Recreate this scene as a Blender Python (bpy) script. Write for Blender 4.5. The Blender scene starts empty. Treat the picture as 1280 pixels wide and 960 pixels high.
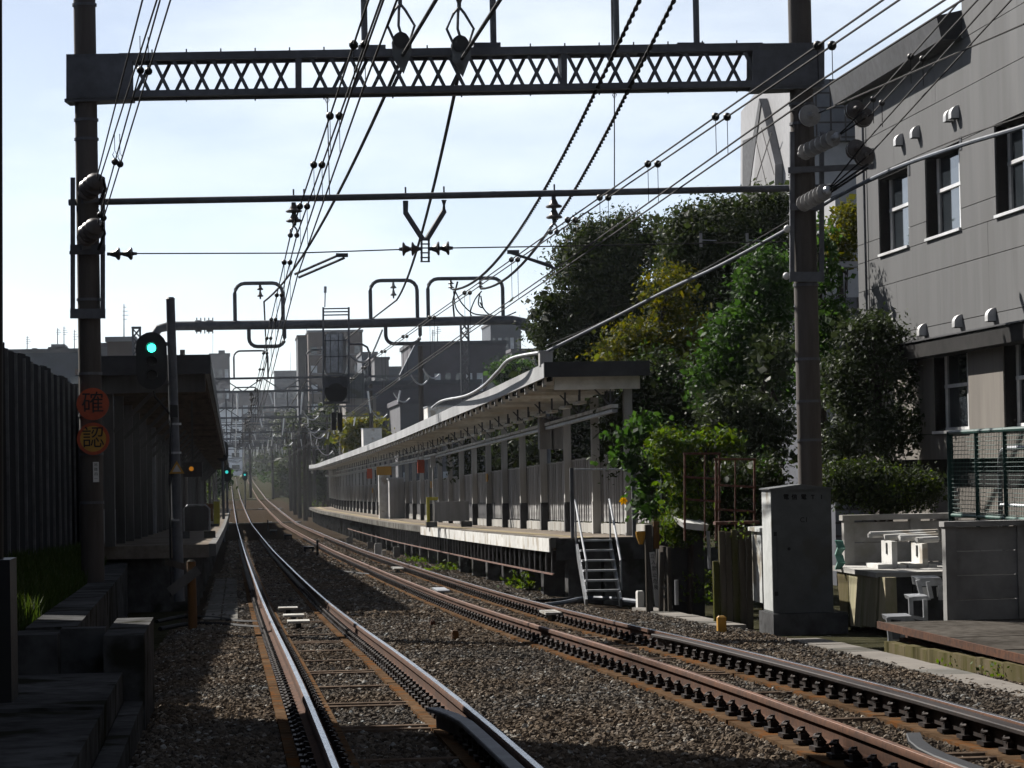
import bpy, math, random
import numpy as np
from mathutils import Vector, Matrix
random.seed(7); RNG = np.random.default_rng(7)
S = bpy.context.scene; COL = S.collection
# ------------------------------------------------------------------ camera
FPX = 3500.0                       # focal length in photo pixels (1280 wide)
CAMZ = 1.68                        # eye height above the near rail head
PIT = math.atan(103.2/FPX); ROL = math.atan(.0195); YAW = math.atan(349/math.hypot(FPX, 103.2))
cF = Vector((math.sin(YAW)*math.cos(PIT), math.cos(YAW)*math.cos(PIT), math.sin(PIT)))
r0 = Vector((math.cos(YAW), -math.sin(YAW), 0)); u0 = r0.cross(cF)
cR = r0*math.cos(ROL)-u0*math.sin(ROL); cU = u0*math.cos(ROL)+r0*math.sin(ROL)
CAM = Vector((0, 0, CAMZ))
cam = bpy.data.cameras.new('camera'); cam.lens = 36*FPX/1280; cam.sensor_width = 36
cam.clip_start = .1; cam.clip_end = 9000
co = bpy.data.objects.new('camera', cam); COL.objects.link(co); S.camera = co
m = Matrix((cR, cU, -cF)).transposed().to_4x4(); m.translation = CAM; co.matrix_world = m
# ------------------------------------------------------------------ light
SUN = Vector((-.74, 1.06, 1.0)).normalized()       # direction towards the sun
EL = math.asin(SUN.z); AZ = math.atan2(SUN.x, SUN.y)
w = bpy.data.worlds.new('World'); S.world = w; w.use_nodes = True
nt = w.node_tree; nt.nodes.clear()
sky = nt.nodes.new('ShaderNodeTexSky'); sky.sky_type = 'NISHITA'; sky.sun_disc = False
sky.sun_elevation = EL; sky.sun_rotation = AZ; sky.air_density = .6; sky.dust_density = .35; sky.ozone_density = 1.2
bg = nt.nodes.new('ShaderNodeBackground'); bg.inputs['Strength'].default_value = .05
out = nt.nodes.new('ShaderNodeOutputWorld')
tc = nt.nodes.new('ShaderNodeTexCoord'); mp = nt.nodes.new('ShaderNodeMapping'); mp.inputs['Scale'].default_value = (1, 1, 3.2)
cn = nt.nodes.new('ShaderNodeTexNoise'); cn.inputs['Scale'].default_value = 4.5; cn.inputs['Detail'].default_value = 7; cn.inputs['Roughness'].default_value = .55
cr = nt.nodes.new('ShaderNodeValToRGB'); cr.color_ramp.elements[0].position = .5; cr.color_ramp.elements[1].position = .74
cr.color_ramp.elements[1].color = (.55, .55, .55, 1)
hs = nt.nodes.new('ShaderNodeHueSaturation'); hs.inputs['Saturation'].default_value = .62
mx = nt.nodes.new('ShaderNodeMix'); mx.data_type = 'RGBA'; mx.inputs['B'].default_value = (10.0, 10.6, 11.0, 1)
L = nt.links.new
L(tc.outputs['Generated'], mp.inputs['Vector']); L(mp.outputs['Vector'], cn.inputs['Vector']); L(cn.outputs['Fac'], cr.inputs['Fac'])
L(cr.outputs['Color'], mx.inputs['Factor']); L(sky.outputs['Color'], hs.inputs['Color']); L(hs.outputs['Color'], mx.inputs['A']); L(mx.outputs['Result'], bg.inputs['Color']); L(bg.outputs['Background'], out.inputs['Surface'])
sl = bpy.data.lights.new('sun', 'SUN'); sl.energy = 5.0; sl.angle = math.radians(.5); sl.color = (1, .955, .885)
so = bpy.data.objects.new('sun', sl); COL.objects.link(so); so.rotation_euler = (-SUN).to_track_quat('-Z', 'Y').to_euler(); so.location = (-20, 30, 40)
S.view_settings.view_transform = 'Standard'; S.view_settings.look = 'None'; S.view_settings.exposure = 1.3; S.view_settings.gamma = 1
S.render.engine = 'CYCLES'; S.cycles.use_denoising = True; S.cycles.max_bounces = 5; S.cycles.diffuse_bounces = 3; S.cycles.transparent_max_bounces = 16
# ------------------------------------------------------------------ photo pixel -> place
def ray(x, y): return cF + cR*((x-640)/FPX) - cU*((y-480)/FPX)
def atY(x, y, Y): d = ray(x, y); return CAM + d*(Y/d.y)
def atX(x, y, X): d = ray(x, y); return CAM + d*(X/d.x)
ZT = np.array([(-80, .45), (-20, .12), (16, 0), (25, -.13), (39, -.45), (52, -.69), (69, -.93), (108, -1.42), (140, -1.72), (215, -2.33), (280, -2.36), (400, -2.2), (620, -.5), (900, 5), (1500, 9), (6000, 9)])
_yy = np.arange(-80, 6000, 2.0); _zz = np.interp(_yy, ZT[:, 0], ZT[:, 1]); _k = np.ones(7)/7
_zz[3:-3] = np.convolve(_zz, _k, 'valid')
def zr(Y): return float(np.interp(Y, _yy, _zz))    # rail-head level along the line
def gnd(x, y, off=0.):
    d = ray(x, y); Y = 8.
    while Y < 900:
        if CAMZ + d.z/d.y*Y <= zr(Y)+off: break
        Y += .05
    return CAM + d*(Y/d.y)
def xl(Y): return 1.15-.0022*Y                      # centre line of left track
def xr(Y): return 4.50-.0016*Y                      # centre line of right track
# ------------------------------------------------------------------ object helpers
def V(*a): return Vector(a)
def link(o, parent=None):
    COL.objects.link(o)
    if parent is not None: o.parent = parent
    return o
def root_loc(o):
    p = Vector((0, 0, 0))
    while o is not None: p += o.location; o = o.parent
    return p
def tag(o, label, cat, group=None):
    o['label'] = label; o['category'] = cat
    if group: o['group'] = group
    return o
def thing(name, label, cat, loc=(0, 0, 0), group=None):
    o = bpy.data.objects.new(name, None); o.empty_display_size = .3; o.location = loc; link(o)
    return tag(o, label, cat, group)
class MB:
    def __init__(s): s.v = []; s.f = []
    def add(s, vs, fs):
        n = len(s.v); s.v += [tuple(p) for p in vs]; s.f += [tuple(i+n for i in q) for q in fs]; return s
    def box(s, x0, x1, y0, y1, z0, z1):
        return s.add([(x0,y0,z0),(x1,y0,z0),(x1,y1,z0),(x0,y1,z0),(x0,y0,z1),(x1,y0,z1),(x1,y1,z1),(x0,y1,z1)],
                     [(0,3,2,1),(4,5,6,7),(0,1,5,4),(1,2,6,5),(2,3,7,6),(3,0,4,7)])
    def bar(s, a, b, w, h, up=(0, 0, 1)):           # box beam from a to b, w wide, h along up
        a = Vector(a); b = Vector(b); d = (b-a).normalized(); up = Vector(up)
        if abs(d.dot(up)) > .98: up = Vector((0, 1, 0)) if abs(d.y) < .9 else Vector((1, 0, 0))
        x = d.cross(up).normalized()*(w/2); z = x.cross(d).normalized()*(h/2)
        return s.add([a-x-z, a+x-z, a+x+z, a-x+z, b-x-z, b+x-z, b+x+z, b-x+z],
                     [(0,1,2,3),(4,7,6,5),(0,4,5,1),(1,5,6,2),(2,6,7,3),(3,7,4,0)])
    def tube(s, pts, r, n=6, caps=True):
        pts = [Vector(p) for p in pts]; rs = r if isinstance(r, (list, tuple)) else [r]*len(pts); k = len(s.v)
        ref = Vector((.13, .21, .97))
        for i, p in enumerate(pts):
            d = (pts[min(i+1, len(pts)-1)]-pts[max(i-1, 0)])
            d = d.normalized() if d.length > 1e-9 else Vector((0, 0, 1))
            q = ref if abs(d.dot(ref)) < .96 else Vector((.95, .2, .1))
            x = d.cross(q).normalized(); y = d.cross(x)
            for j in range(n):
                t = 2*math.pi*j/n; s.v.append(tuple(p+(x*math.cos(t)+y*math.sin(t))*rs[i]))
        for i in range(len(pts)-1):
            for j in range(n):
                a = k+i*n+j; b = k+i*n+(j+1) % n; s.f.append((a, a+n, b+n, b))
        if caps:
            s.f.append(tuple(range(k, k+n))); s.f.append(tuple(reversed(range(k+(len(pts)-1)*n, k+len(pts)*n))))
        return s
    def cyl(s, a, b, r, r2=None, n=10): return s.tube([a, b], [r, r if r2 is None else r2], n)
    def lathe(s, a, b, prof, n=10):                 # prof: (t along a-b in metres, radius)
        a = Vector(a); d = (Vector(b)-a).normalized(); return s.tube([a+d*t for t, r in prof], [r for t, r in prof], n)
    def prism(s, poly, vec):
        n = len(poly); vec = Vector(vec); return s.add([Vector(p) for p in poly]+[Vector(p)+vec for p in poly],
            [tuple(range(n)), tuple(reversed(range(n, 2*n)))]+[(i, i+n, (i+1) % n+n, (i+1) % n) for i in range(n)])
    def quad(s, a, b, c, d): return s.add([a, b, c, d], [(0, 1, 2, 3)])
    def ball(s, c, r, n=8, m=5):
        c = Vector(c); return s.tube([c+Vector((0, 0, -r*math.cos(math.pi*i/m))) for i in range(m+1)], [max(.001, r*math.sin(math.pi*i/m)) for i in range(m+1)], n)
    def mesh(s, name, mat, off=Vector((0, 0, 0)), smooth=False):
        me = bpy.data.meshes.new(name); off = Vector(off)
        me.from_pydata([(p[0]-off.x, p[1]-off.y, p[2]-off.z) for p in s.v], [], s.f)
        me.materials.append(mat)
        if smooth:
            me.polygons.foreach_set('use_smooth', [True]*len(me.polygons))
            try: me.set_sharp_from_angle(angle=math.radians(38))
            except Exception: pass
        me.update(); return me
    def build(s, name, mat, parent=None, smooth=False):
        off = root_loc(parent) if parent is not None else Vector((0, 0, 0))
        return link(bpy.data.objects.new(name, s.mesh(name, mat, off, smooth)), parent)
    def solo(s, name, mat, label, cat, group=None, smooth=False, loc=None):
        if loc is None:
            a = np.array(s.v); loc = Vector(((a[:,0].min()+a[:,0].max())/2, (a[:,1].min()+a[:,1].max())/2, a[:,2].min()))
        o = link(bpy.data.objects.new(name, s.mesh(name, mat, loc, smooth))); o.location = loc
        return tag(o, label, cat, group)
def inst(name, me, loc, parent=None, rot=None, scale=None):     # another object on shared mesh data; loc in world
    o = bpy.data.objects.new(name, me); o.location = Vector(loc)-(root_loc(parent) if parent is not None else Vector((0, 0, 0)))
    if rot: o.rotation_euler = rot
    if scale: o.scale = scale
    return link(o, parent)
def struct(name, mb, mat, smooth=False):
    o = mb.build(name, mat, None, smooth); o['kind'] = 'structure'; return o
# ------------------------------------------------------------------ materials
def nodes(name):
    mt = bpy.data.materials.new(name); mt.use_nodes = True; n = mt.node_tree; b = n.nodes['Principled BSDF']; return mt, n, b
def M(name, c, c2=None, rough=.75, metal=0., scale=6., bump=.15, big=.35, streak=False, spec=.25, dist=.01, lo=.4, hi=.65, stain=None, alb=.42):
    if metal < .6: c = [x*alb for x in c]; c2 = [x*alb for x in c2] if c2 else None; stain = [x*alb for x in stain] if stain else None
    mt, n, b = nodes(name); A = n.links.new
    g = n.nodes.new('ShaderNodeNewGeometry'); src = g.outputs['Position']
    if streak:
        mp = n.nodes.new('ShaderNodeMapping'); mp.inputs['Scale'].default_value = (1, 1, .12); A(src, mp.inputs['Vector']); sv = mp.outputs['Vector']
    else: sv = src
    a = n.nodes.new('ShaderNodeTexNoise'); a.inputs['Scale'].default_value = scale; a.inputs['Detail'].default_value = 8; a.inputs['Roughness'].default_value = .62; A(sv, a.inputs['Vector'])
    r = n.nodes.new('ShaderNodeMapRange'); r.inputs['From Min'].default_value = lo; r.inputs['From Max'].default_value = hi; A(a.outputs['Fac'], r.inputs['Value'])
    m1 = n.nodes.new('ShaderNodeMix'); m1.data_type = 'RGBA'; m1.inputs['A'].default_value = (*c, 1); m1.inputs['B'].default_value = (*(c2 or [x*.7 for x in c]), 1); A(r.outputs['Result'], m1.inputs['Factor'])
    z = n.nodes.new('ShaderNodeTexNoise'); z.inputs['Scale'].default_value = scale*.11; z.inputs['Detail'].default_value = 3; A(sv, z.inputs['Vector'])
    q = n.nodes.new('ShaderNodeMapRange'); q.inputs['From Min'].default_value = .3; q.inputs['From Max'].default_value = .7; q.inputs['To Min'].default_value = 1-big; q.inputs['To Max'].default_value = 1+big*.4; A(z.outputs['Fac'], q.inputs['Value'])
    m2 = n.nodes.new('ShaderNodeMix'); m2.data_type = 'RGBA'; m2.blend_type = 'MULTIPLY'; m2.inputs['Factor'].default_value = 1; A(m1.outputs['Result'], m2.inputs['A']); A(q.outputs['Result'], m2.inputs['B'])
    col = m2.outputs['Result']
    if stain:
        s1 = n.nodes.new('ShaderNodeTexNoise'); s1.inputs['Scale'].default_value = scale*.35; s1.inputs['Detail'].default_value = 6; A(sv, s1.inputs['Vector'])
        s2 = n.nodes.new('ShaderNodeMapRange'); s2.inputs['From Min'].default_value = .55; s2.inputs['From Max'].default_value = .62; A(s1.outputs['Fac'], s2.inputs['Value'])
        s3 = n.nodes.new('ShaderNodeMix'); s3.data_type = 'RGBA'; s3.inputs['B'].default_value = (*stain, 1); A(col, s3.inputs['A']); A(s2.outputs['Result'], s3.inputs['Factor']); col = s3.outputs['Result']
    A(col, b.inputs['Base Color'])
    rr = n.nodes.new('ShaderNodeMapRange'); rr.inputs['To Min'].default_value = max(.02, rough-.1); rr.inputs['To Max'].default_value = min(1, rough+.12); A(a.outputs['Fac'], rr.inputs['Value']); A(rr.outputs['Result'], b.inputs['Roughness'])
    b.inputs['Metallic'].default_value = metal; b.inputs['Specular IOR Level'].default_value = spec
    if bump:
        bp = n.nodes.new('ShaderNodeBump'); bp.inputs['Strength'].default_value = bump; bp.inputs['Distance'].default_value = dist; A(a.outputs['Fac'], bp.inputs['Height']); A(bp.outputs['Normal'], b.inputs['Normal'])
    return mt
def leafmat(name, cols, trans=.35, rough=.62):
    cols = [[x*.58 for x in c] for c in cols]
    mt, n, b = nodes(name); A = n.links.new
    g = n.nodes.new('ShaderNodeNewGeometry'); cr = n.nodes.new('ShaderNodeValToRGB'); e = cr.color_ramp.elements
    while len(e) < len(cols): e.new(.5)
    for i, c in enumerate(cols): e[i].position = i/(len(cols)-1); e[i].color = (*c, 1)
    A(g.outputs['Random Per Island'], cr.inputs['Fac']); A(cr.outputs['Color'], b.inputs['Base Color'])
    b.inputs['Roughness'].default_value = rough; b.inputs['Specular IOR Level'].default_value = .1
    t = n.nodes.new('ShaderNodeBsdfTranslucent'); hs = n.nodes.new('ShaderNodeHueSaturation'); hs.inputs['Hue'].default_value = .485; hs.inputs['Saturation'].default_value = 1.15; hs.inputs['Value'].default_value = 1.5
    A(cr.outputs['Color'], hs.inputs['Color']); A(hs.outputs['Color'], t.inputs['Color'])
    ms = n.nodes.new('ShaderNodeMixShader'); ms.inputs['Fac'].default_value = trans; o = n.nodes['Material Output']
    A(b.outputs['BSDF'], ms.inputs[1]); A(t.outputs['BSDF'], ms.inputs[2]); A(ms.outputs['Shader'], o.inputs['Surface'])
    return mt
def emit(name, c, s):
    mt, n, b = nodes(name); b.inputs['Base Color'].default_value = (*c, 1); b.inputs['Emission Color'].default_value = (*c, 1); b.inputs['Emission Strength'].default_value = s; return mt
def glassmat(name, c, rough=.04):
    mt, n, b = nodes(name); b.inputs['Base Color'].default_value = (*c, 1); b.inputs['Roughness'].default_value = rough; b.inputs['Specular IOR Level'].default_value = .7; return mt
K = {}
K['pole'] = M('concrete_pole', (.15,.13,.12), (.10,.085,.075), .85, scale=5, streak=True, bump=.1)
K['steel'] = M('painted_steel', (.19,.198,.225), (.14,.145,.165), .6, .0, scale=7, bump=.05)
K['galv'] = M('galvanised_steel', (.30,.31,.33), (.20,.21,.22), .45, .6, scale=9, bump=.05)
K['rust'] = M('rust', (.15,.055,.02), (.07,.028,.014), .85, .1, scale=14, bump=.3, spec=.12)
K['rustbar'] = M('rusted_pipe', (.24,.095,.055), (.10,.04,.025), .85, 0, scale=14, bump=.2)
K['railside'] = M('rail_web', (.14,.054,.021), (.07,.028,.013), .97, 0, scale=18, bump=.2, streak=False, spec=.12)
K['railtop'] = M('rail_head_worn', (.42,.43,.46), (.30,.30,.32), .22, 1., scale=20, bump=.02)
K['railtop2'] = M('rail_head_rusty', (.30,.13,.06), (.16,.07,.035), .5, .3, scale=20, bump=.05)
K['clip'] = M('rail_clip', (.035,.03,.03), (.065,.04,.03), .6, .4, scale=25, bump=.2, spec=.12)
K['beam'] = M('ladder_beam', (.20,.13,.08), (.115,.072,.044), .95, 0, scale=11, bump=.3, stain=(.20,.09,.036), spec=0)
K['tie'] = M('tie_pipe', (.26,.19,.14), (.13,.09,.065), .7, .2, scale=10, spec=0)
K['bed'] = M('ballast_bed', (.115,.09,.068), (.045,.035,.027), .95, 0, scale=24, bump=1., dist=.05, big=.2, spec=0)
K['ground'] = M('bare_ground', (.085,.08,.05), (.045,.045,.025), .95, 0, scale=3, bump=.6, dist=.04, spec=0)
K['conc'] = M('concrete', (.33,.32,.30), (.22,.21,.19), .88, 0, scale=4, bump=.2, stain=(.16,.15,.13), spec=0)
K['concd'] = M('old_concrete', (.18,.18,.185), (.10,.10,.10), .9, 0, scale=4, bump=.3, stain=(.05,.05,.04), spec=0)
K['moss'] = M('mossy_concrete', (.24,.20,.13), (.15,.14,.06), .92, 0, scale=5, bump=.3, stain=(.07,.065,.03), streak=True, spec=0)
K['white'] = M('white_paint', (.72,.72,.70), (.58,.57,.54), .55, 0, scale=5, bump=.04, big=.15, stain=(.42,.38,.32), alb=.75)
K['grime'] = M('grimy_white_panel', (.52,.51,.48), (.38,.36,.32), .7, 0, scale=5, bump=.06, stain=(.24,.21,.17), streak=True, alb=.6)
K['fence'] = M('dark_fence_panel', (.034,.036,.042), (.022,.024,.03), .95, 0, scale=4, bump=.05, streak=True, spec=.06)
K['fpost'] = M('fence_post', (.24,.24,.25), (.17,.17,.18), .6, .3, scale=6)
K['roof'] = M('canopy_sheet', (.52,.53,.54), (.42,.42,.43), .6, 0, scale=5, bump=.04, streak=True, alb=.55)
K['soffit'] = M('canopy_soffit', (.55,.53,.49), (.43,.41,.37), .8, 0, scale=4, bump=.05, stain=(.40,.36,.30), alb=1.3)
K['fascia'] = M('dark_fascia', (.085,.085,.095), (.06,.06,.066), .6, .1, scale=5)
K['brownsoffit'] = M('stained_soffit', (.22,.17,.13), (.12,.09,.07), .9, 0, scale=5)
K['column'] = M('column_paint', (.43,.425,.41), (.32,.315,.30), .75, 0, scale=5, bump=.05, streak=True, alb=.85)
K['panel'] = M('fence_sheet', (.36,.355,.35), (.27,.265,.26), .7, .1, scale=5, bump=.05, streak=True, alb=.8)
K['plat'] = M('platform_asphalt', (.30,.26,.22), (.22,.19,.16), .9, 0, scale=8, bump=.2, alb=.6, spec=0)
K['leftpanel'] = M('shaded_sheet', (.13,.125,.125), (.085,.08,.08), .8, 0, scale=5, bump=.05, streak=True)  # darker copy of the fence sheet, left-side shade put into the colour
K['leftcol'] = M('shaded_column_paint', (.20,.195,.19), (.14,.135,.13), .8, 0, scale=5, bump=.05, streak=True)  # darker copy of the column paint, holding the left-side shade
K['tile'] = M('facade_tile', (.225,.227,.233), (.195,.197,.203), .8, 0, scale=3, bump=.06, streak=True, big=.2, spec=.12, stain=(.185,.186,.19))
K['joint'] = M('dark_joint', (.11,.10,.10), rough=.9)  # flat dark grey for the wall joints
K['beige'] = M('beige_wall', (.33,.30,.265), (.27,.245,.22), .85, 0, scale=4, bump=.06, streak=True, big=.2, spec=.12)
K['paleconc'] = M('pale_concrete', (.42,.41,.39), (.32,.31,.29), .85, 0, scale=4, bump=.15, stain=(.24,.23,.20), alb=.75)
K['dkbrown'] = M('dark_trim_and_shade', (.03,.027,.027), (.02,.019,.019), .9, 0, scale=6, spec=.08)
K['winframe'] = M('window_frame', (.66,.66,.66), (.55,.55,.55), .4, .3, scale=8, bump=0, alb=.95)
K['glass'] = glassmat('window_glass', (.02,.024,.028))
K['curtain'] = M('pale_curtain', (.62,.66,.70), (.5,.54,.58), .9, scale=12, bump=.1, alb=.7)
K['cabd'] = M('cabinet_grey', (.21,.225,.23), (.165,.175,.18), .55, .1, scale=5, bump=.03, stain=(.13,.13,.12))
K['cabw'] = M('cabinet_white', (.66,.68,.67), (.52,.54,.53), .5, 0, scale=5, bump=.03, stain=(.30,.27,.22), alb=.7)
K['black'] = M('black_rubber', (.014,.014,.016), (.022,.022,.024), .5, 0, scale=12, bump=.05)
K['cable'] = M('black_cable', (.018,.018,.022), (.03,.03,.034), .85, 0, scale=12, bump=.05, spec=.15)
K['bluecable'] = M('grey_blue_cable', (.10,.13,.185), (.07,.095,.14), .65, 0, scale=6, bump=.03)
K['wire'] = M('overhead_wire', (.02,.018,.02), (.012,.011,.012), .9, .0, scale=6, bump=0)
K['porc'] = M('porcelain', (.12,.10,.095), (.18,.16,.155), .35, 0, scale=6, bump=.02)
K['porcw'] = M('white_porcelain', (.52,.51,.50), (.36,.35,.34), .3, 0, scale=6, bump=.02, alb=.42)
K['orange'] = M('orange_sign', (.42,.065,.018), (.33,.055,.018), .55, 0, scale=7, bump=.02, alb=.8)
K['yellow'] = M('yellow_sign', (.50,.26,.025), (.42,.22,.025), .55, 0, scale=7, bump=.02, alb=.8)
K['lime'] = M('yellow_board', (.55,.50,.04), (.45,.40,.04), .6, 0, scale=7, bump=.02, alb=.7)
K['signk'] = M('sign_lettering', (.015,.013,.012), rough=.7, bump=0)
K['wood'] = M('weathered_wood', (.16,.145,.13), (.085,.076,.066), .9, 0, scale=8, streak=True, bump=.3, spec=0)
K['plank'] = M('weathered_plank', (.27,.235,.19), (.16,.135,.10), .9, 0, scale=6, streak=True, bump=.25, stain=(.12,.12,.04), spec=0)
K['owood'] = M('orange_post', (.30,.13,.03), (.20,.09,.025), .8, 0, scale=8, streak=True)
K['net'] = M('green_net', (.02,.14,.11), (.015,.10,.08), .6, 0, scale=8, bump=0)
K['green'] = M('green_post', (.012,.085,.07), (.01,.06,.05), .5, 0, scale=8, bump=.03)
K['vinyl'] = M('green_vinyl', (.16,.42,.34), (.10,.30,.24), .4, 0, scale=9)
K['bark'] = M('bark', (.075,.058,.045), (.04,.032,.026), .95, 0, scale=18, bump=.7, streak=True)
K['siglens'] = emit('green_signal_lens', (.03,.85,.55), 2.6)
K['sigdim'] = emit('faint_signal_lens', (.03,.45,.42), .5)
K['sigamber'] = emit('amber_lamp', (.8,.30,.02), .12)
K['sigdark'] = glassmat('dark_lens', (.006,.006,.007), .7)
K['leafA'] = leafmat('leaf_dark', [(.014,.024,.008),(.026,.04,.012),(.04,.056,.016),(.02,.034,.012)])
K['leafB'] = leafmat('leaf_bright', [(.02,.05,.012),(.035,.085,.018),(.05,.105,.025),(.03,.07,.016)], .42)
K['leafC'] = leafmat('leaf_yellow', [(.06,.07,.012),(.12,.12,.014),(.06,.085,.016),(.16,.14,.016)], .45)
K['leafD'] = leafmat('leaf_glossy', [(.022,.034,.014),(.034,.05,.02),(.05,.068,.028),(.028,.042,.016)], .25, .58)
K['leafE'] = leafmat('leaf_fresh', [(.05,.10,.015),(.08,.14,.02),(.05,.085,.015),(.10,.13,.02)], .45)
K['grass'] = leafmat('grass_blade', [(.03,.055,.012),(.05,.08,.016),(.035,.065,.014),(.06,.075,.02)], .3, .5)
K['petal'] = leafmat('yellow_petal', [(.60,.32,.01),(.66,.40,.015)], .3, .6)
# ================================================================== ground, ballast, tracks
YS = sorted(set([-60, -30, -10, 0] + list(range(6, 130, 3)) + list(range(130, 420, 10)) + list(range(420, 920, 40)) + [1000, 1300, 1800, 3000, 5000]))
def sheet(mb, Ys, prof, zf=zr):                      # prof(Y) -> list of (X, dz)
    rows = []
    for Y in Ys:
        k = len(mb.v); p = prof(Y); mb.v += [(x, Y, zf(Y)+d) for x, d in p]; rows.append((k, len(p)))
    for (a, n), (b, _) in zip(rows, rows[1:]):
        for i in range(n-1): mb.f.append((a+i, a+i+1, b+i+1, b+i))
    return mb
struct('ground', sheet(MB(), YS, lambda Y: [(-2500, -.4), (-300, -.4), (-40, -.4), (-4, -.4), (0, -.36), (6, -.36), (9, -.34), (14, -.3), (40, -.3), (300, -.3), (2500, -.3)]), K['ground'], True)
struct('ballast_bed', sheet(MB(), [y for y in YS if 6 <= y <= 400], lambda Y: [(xl(Y)-2.3, -.46), (xl(Y)-1.75, -.245), (xl(Y), -.25), (2.8, -.25), (xr(Y), -.25), (xr(Y)+1.9, -.26), (xr(Y)+2.9, -.33)]), K['bed'], True)
# left embankment behind the retaining wall
def wallx(Y): return float(np.interp(Y, [10, 23, 49, 62, 240], [-1.2, -1.3, -2.0, -2.3, -2.6]))
struct('embankment', sheet(MB(), [23.15]+[y for y in YS if 24 <= y <= 240], lambda Y: [(-3000 if False else -60, 1.0), (-3.35, .95), (-2.9, .78), (wallx(Y)-.3, .42), (wallx(Y)-.12, .2)]), K['ground'], True)
# --- rails
RP = [(.0635,-.153),(.0635,-.143),(.012,-.128),(.008,-.06),(.011,-.05),(.0325,-.040),(.0325,-.012),(.027,-.003),(.02,0)]
RP = RP + [(-x, z) for x, z in reversed(RP)]
def rail_mesh(xf, Ys, prof=RP, dz=0.):
    mb = MB(); n = len(prof)
    for Y in Ys:
        x0 = xf(Y); z0 = zr(Y)+dz; mb.v += [(x0+x, Y, z0+z) for x, z in prof]
    for i in range(len(Ys)-1):
        for j in range(n):
            a = i*n+j; b = i*n+(j+1) % n; mb.f.append((a, b, b+n, a+n))
    mb.f += [tuple(reversed(range(n))), tuple(range((len(Ys)-1)*n, len(Ys)*n))]
    return mb
CAP = [(.024,-.004),(.019,.0015),(-.019,.0015),(-.024,-.004)]
YR = [y for y in YS if 6 <= y <= 900]
fm = MB()                                            # one rail fastening: plate, two shoulders, two coiled clips
fm.box(-.15,.15,-.085,.085,-.185,-.158)
for s in (-1, 1):
    fm.box(*sorted((s*.078, s*.125)), -.05, .05, -.16, -.118)
    fm.tube([(s*.07,-.055,-.135),(s*.11,-.06,-.088),(s*.135,0,-.10),(s*.11,.06,-.088),(s*.07,.055,-.135)], .013, 5)
    fm.cyl((s*.10,0,-.12),(s*.10,0,-.07), .018, n=6)
FAST = fm.mesh('rail_fastening', K['clip'])
def make_track(label, xc, capmat, pitch, tie_pitch, tie0):
    t = thing('railway_track', label, 'railway track', (xc(16), 16, -.25))
    for s in (-1, 1):
        f = lambda Y, s=s: xc(Y)+s*.5665
        rl = rail_mesh(f, YR).build('rail', K['railside'], t, True)
        rail_mesh(f, YR, CAP).build('rail_head', capmat if s < 0 or capmat is K['railtop'] else K['railtop'], rl) if True else None
        Y = 9.
        while Y < 150:                               # longitudinal ladder beams
            e = Y+5.9; mb = MB(); mb.bar((f(Y), Y, zr(Y)-.27), (f(e), e, zr(e)-.27), .46, .16)
            mb.build('ladder_beam', K['beam'], t); Y += 6.
        Y = 12.4; n = 0; far = MB()
        while Y < 150:
            if Y < 62: inst('rail_fastening', FAST, (f(Y), Y, zr(Y)), t, rot=(-.012, 0, random.uniform(-.04, .04)))
            else:
                for p in (-1, 1): far.box(f(Y)+p*.1-.05, f(Y)+p*.1+.05, Y-.05, Y+.05, zr(Y)-.19, zr(Y)-.09)
            Y += pitch
        o = far.build('distant_fastenings', K['clip'], t); o['kind'] = 'stuff'
    Y = tie0
    while Y < 110:
        for d in ((-.14, .14) if int(Y) % 2 else (0,)):
            MB().cyl((xc(Y)-.36, Y+d, zr(Y)-.235), (xc(Y)+.36, Y+d, zr(Y)-.235), .045, n=8).build('tie_pipe', K['tie'], t, True)
        Y += tie_pitch
    return t
tkL = make_track('left straight railway track with bright worn rail heads beside the dark fence', xl, K['railtop'], .42, 2.7, 13.2)
tkR = make_track('rusty railway track along the open-sided platform with brown rail heads', xr, K['railtop2'], .53, 3.2, 14.5)
# check rails of the level crossing, flared at the end
def check_rail(name, mat, xf, y0, y1, flare, label):
    Ys = list(np.linspace(y0, y1, 18)); P = [(.04,-.15),(.04,0),(-.045,0),(-.05,-.008),(-.05,-.03),(.018,-.04),(.018,-.15)]
    g = lambda Y: xf(Y) + flare*max(0, (Y-(y1-1.6))/1.6)**2
    o = rail_mesh(g, Ys, P, -.006); return o.solo(name, mat, label, 'check rail')
check_rail('check_rail', K['steel'], lambda Y: xl(Y)+.5665-.115, 9, 20.6, -.13, 'dark flared check rail inside the bright right-hand rail of the left track')
check_rail('check_rail', K['clip'], lambda Y: xr(Y)+.5665-.10, 9, 32.5, -.05, 'long brown check rail close inside the rusty track rail next to the platform side')
check_rail('check_rail', K['black'], lambda Y: xr(Y)-.5665+.11, 9, 17.3, .2, 'short black check rail inside the rusty rail on the middle side')
check_rail('check_rail', K['steel'], lambda Y: xl(Y)-.5665+.115, 9, 14.6, .13, 'dark check rail inside the rail nearest the concrete walkway')
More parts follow.
